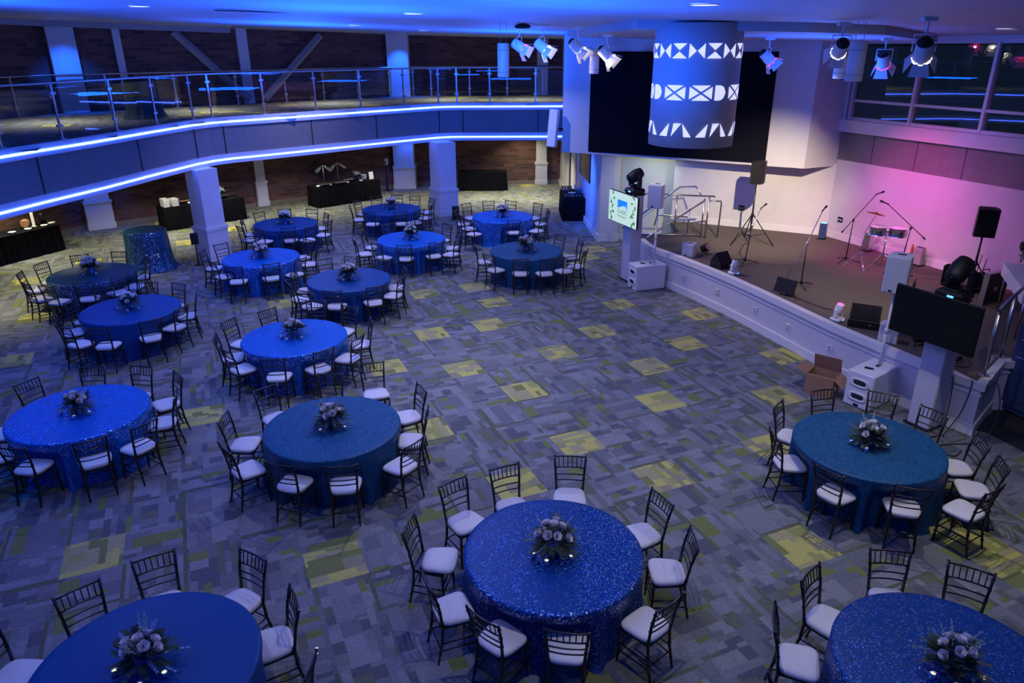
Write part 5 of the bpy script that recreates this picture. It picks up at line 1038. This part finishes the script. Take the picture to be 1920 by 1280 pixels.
# ------------------------------------------------------------------ ceiling fixtures
def fresnel(x, y, tgt, label, lens, s=1.0, drop=.42, cc=None, power=0, angle=40):
    z = CZ(x, y) - .0; t = empty('stage_spotlight', (x, y, z), 0, label, 'stage light', 'ceiling stage lights')
    if 1.6 < x < 8 and y > 13.2 and y < 21: z -= .14; t.location = (x, y, z)
    mb = MB(); mb.box((0, 0, -.025), (.20 * s, .12 * s, .05)); mb.tube([(0, 0, -.05), (0, 0, -drop * .5)], .014, 6); mb.build('clamp', M['whitep'], t)
    p = Vector((0, 0, -drop)); d = (Vector(tgt) - Vector((x, y, z - drop))).normalized(); Rq = (d).to_track_quat('Z', 'Y').to_matrix(); sx_ = Rq @ Vector((1, 0, 0))
    mb = MB(); mb.tube([p + sx_ * .15 * s, p + sx_ * .15 * s + Vector((0, 0, drop * .5)), p - sx_ * .15 * s + Vector((0, 0, drop * .5)), p - sx_ * .15 * s], .010, 6); mb.build('yoke', M['whitep'], t)
    mb = MB(); mb.lathe([(.08 * s, -.20 * s), (.11 * s, -.17 * s), (.12 * s, -.02 * s), (.125 * s, .12 * s)], 18, p, Rq, capt=False); mb.build('housing', M['whitep'], t)
    mb = MB(); mb.lathe([(.06 * s, -.235 * s), (.085 * s, -.20 * s), (.112 * s, -.172 * s)], 18, p, Rq, capt=False); mb.build('rear_cap', M['black'], t)
    mb = MB(); mb.lathe([(.10 * s, .075 * s), (.001, .09 * s)], 16, p, Rq, capb=False, capt=False); mb.lathe([(.118 * s, .121 * s), (.133 * s, .126 * s), (.137 * s, .133 * s)], 18, p, Rq, capb=False, capt=False); mb.build('lens', M[lens], t)  # outer ring glows in place of light leaking past the housing
    for k in range(4):
        Rk = Rq @ Matrix.Rotation(k * PI / 2, 3, 'Z'); mb = MB(); a = Vector((.12 * s, 0, .12 * s)); V = [(.12, -.10, .12), (.12, .10, .12), (.21, .14, .28), (.21, -.14, .28)]; V2 = [(x_ + .006, y_, z_) for x_, y_, z_ in V]
        mb.add([Rk @ (Vector(v) * s) + p for v in V + V2], [(0, 1, 2, 3), (7, 6, 5, 4), (0, 4, 5, 1), (1, 5, 6, 2), (2, 6, 7, 3), (3, 7, 4, 0)]); mb.build('barn_door', M['whitep'], t)
    if power:
        lamp('stage_spot_lamp', 'SPOT', tuple(Vector((x, y, z - drop)) + d * .115 * s), tgt, power * 1.6, cc, .03, angle + 35, 1.0)
fresnel(5.49, 10.36, (7.5, 14.4, .9), 'nearest big white spotlight with barn doors, hanging at the upper right', 'lensw', .92, .42, WARM, 650 * LK_ST, 12)
fresnel(5.2, 12.3, (6.7, 19.8, 1.1), 'white spotlight left of the twin hanging cylinders', 'lensw', .9, .38, WARM, 2200 * LK_ST, 5)
fresnel(6.97, 14.5, (9.0, 17.2, 1.5), 'spotlight with pink slits right of the hanging cylinders', 'lensp', .9, .40, PINK, 330 * LK_ST, 24)
fresnel(5.40, 16.3, (9.5, 16.2, 1.5), 'pink glowing spotlight right of the hanging drum', 'lensp', .9, .40, PINK, 360 * LK_ST, 26)
fresnel(.20, 18.6, (7.6, 15.8, 1.0), 'leftmost pink spotlight above the far balcony', 'lensp', 1.0, .42, LAV, 100 * LK_ST, 45)
fresnel(.72, 18.0, (6.5, 15.5, 1.0), 'white and pink spotlight second from the left above the far balcony', 'lensw', 1.0, .42, WARM, 110 * LK_ST, 45)
fresnel(1.50, 17.6, (6.4, 15.8, 1.0), 'warm lit spotlight just left of the small hanging cylinder', 'lensw', 1.0, .42, WARM, 120 * LK_ST, 45)
fresnel(2.14, 17.4, (6.8, 15.6, 1.0), 'warm lit spotlight right of the small hanging cylinder', 'lensw', 1.0, .42, WARM, 120 * LK_ST, 45)
def pend(x, y, z0, z1, r_, label):
    t = empty('hanging_cylinder_speaker', (x, y, z0), 0, label, 'loudspeaker', 'white hanging cylinders'); mb = MB(); mb.lathe([(r_ * .9, 0), (r_, .01), (r_, z1 - z0), (r_ * .9, z1 - z0 + .01)], 24); mb.build('body', M['whitep'], t); mb = MB(); mb.lathe([(r_ + .003, .09), (r_ + .003, .10)], 24, capb=False, capt=False); mb.lathe([(r_ + .003, z1 - z0 - .12), (r_ + .003, z1 - z0 - .11)], 24, capb=False, capt=False); mb.build('seam_ring', M['wall_grey'], t)
    mb = MB()
    for s in (-1, 1): mb.tube([(s * r_ * .5, 0, z1 - z0), (s * r_ * .5, 0, CZ(x, y) - z0)], .004, 5)
    mb.build('hanging_wire', M['steel'], t)
pend(-.15, 15.2, 5.05, 5.66, .115, 'white hanging cylinder speaker in front of the far balcony railing'); pend(1.97, 18.3, 5.0, 5.52, .115, 'small white hanging cylinder between two warm spotlights left of the drum')
pend(5.24, 11.75, 5.10, 5.66, .125, 'blue white hanging cylinder, larger of the twin pair at the right'); pend(5.98, 14.0, 5.05, 5.62, .115, 'pinkish hanging cylinder, smaller of the twin pair at the right')
for k, (x, y, lb) in enumerate([(-6.04, 12.93, 'glowing ceiling downlight above the left balcony'), (-4.0, 20.18, 'glowing ceiling downlight, middle one left of the dome'), (-1.6, 13.04, 'glowing ceiling downlight at the top centre of the photo'), (2.21, 9.05, 'glowing ceiling downlight above the hanging drum'), (8.23, 13.04, 'glowing ceiling downlight above the right windows'), (-2.6, 23.6, 'small far ceiling downlight above the blue pilaster')]):
    t = empty('ceiling_downlight', (x, y, CZ(x, y)), 0, lb, 'ceiling light', 'recessed ceiling downlights'); mb = MB(); mb.lathe([(.16, -.012), (.17, 0)], 24, capt=False, capb=False); mb.build('trim_ring', M['white'], t); mb = MB(); mb.lathe([(.001, -.008), (.155, -.008)], 24, capb=False, capt=False); mb.build('diffuser', M['slot'], t)
for k, (a, b, lb) in enumerate([((-4.9, 13.2), (-3.7, 14.4), 'long dark ceiling air slot at the upper left'), ((-8.6, 24.3), (-7.8, 24.9), 'short dark ceiling air slot near the slanting brace')]):
    d = Vector(b) - Vector(a); c = (Vector(a) + Vector(b)) / 2; t = empty('air_slot', (c.x, c.y, CZ(c.x, c.y)), math.atan2(d.y, d.x), lb, 'air vent', 'ceiling air slots'); mb = MB(); mb.box((0, 0, -.006), (d.length, .16, .012)); mb.build('slot', M['seam'], t)
t = empty('ceiling_dome', (.24, 16.18, CZ(.24, 16.18)), 0, 'dark round dome fitting on the ceiling beside the pink spotlight', 'ceiling fitting'); mb = MB(); mb.lathe([(.06, -.10), (.15, -.09), (.17, -.06), (.15, -.03), (.06, 0)], 24); mb.build('body', M['black'], t)

# ------------------------------------------------------------------ local lamps of the room
for (x, y, z, tx, ty, tz, p) in [(-13.0, 22.9, 6.25, -13.6, 23.75, 4.3, 80), (-4.35, 30.3, 5.95, -4.5, 31.0, 4.0, 70), (-4.3, 30.5, 2.45, -4.4, 30.95, 1.0, 20), (-13.3, 23.0, 2.45, -13.6, 23.7, 1.0, 18)]:
    lamp('blue_pilaster_spot', 'SPOT', (x, y, z), (tx, ty, tz), p * LK_PIL, (.005, .10, 1), .05, 75, 1.0)
lamp('blue_corridor_spot', 'SPOT', (1.0, 23.2, 2.4), (2.6, 23.8, 1.3), 60 * LK_PIL, BLUE, .1, 80, .8)
for (x, y, p) in [(-14.0, 20.0, 1), (-11.0, 22.5, 1.2), (-9.5, 24.5, 1), (-7.3, 26.3, 1.1), (-4.5, 28.2, 1), (-1.2, 28.6, 1.5), (.9, 28.4, 1.5), (-11.6, 18.6, 1), (-12, 15.5, .8), (.5, 31, .7)]:
    lamp('soffit_downlight', 'AREA', (x, y, 2.5), (x, y, 0), p * LK_SOF, (1.0, .94, .62), .18, spread=120)
for (x, y, p) in [(-12.5, 20.5, 1), (-10, 24.3, 1), (-6.5, 27.3, 1), (-2.5, 29.2, 1), (.6, 29.0, 1)]:
    lamp('balcony_downlight', 'AREA', (x, y, 5.9), (x, y, 0), p * LK_BALC, (1.0, .93, .72), .2, spread=110)
lamp('alcove_light', 'AREA', (4.0, 20.9, 2.55), (4.1, 21.4, 1.2), 15, (.95, 1.0, .8), .3)
lamp('column_blue', 'SPOT', (-1, 10, 5.8), (-8.3, 20.2, 1.6), 120 * LK_FASC / 200, LAV, .2, 24, .8)
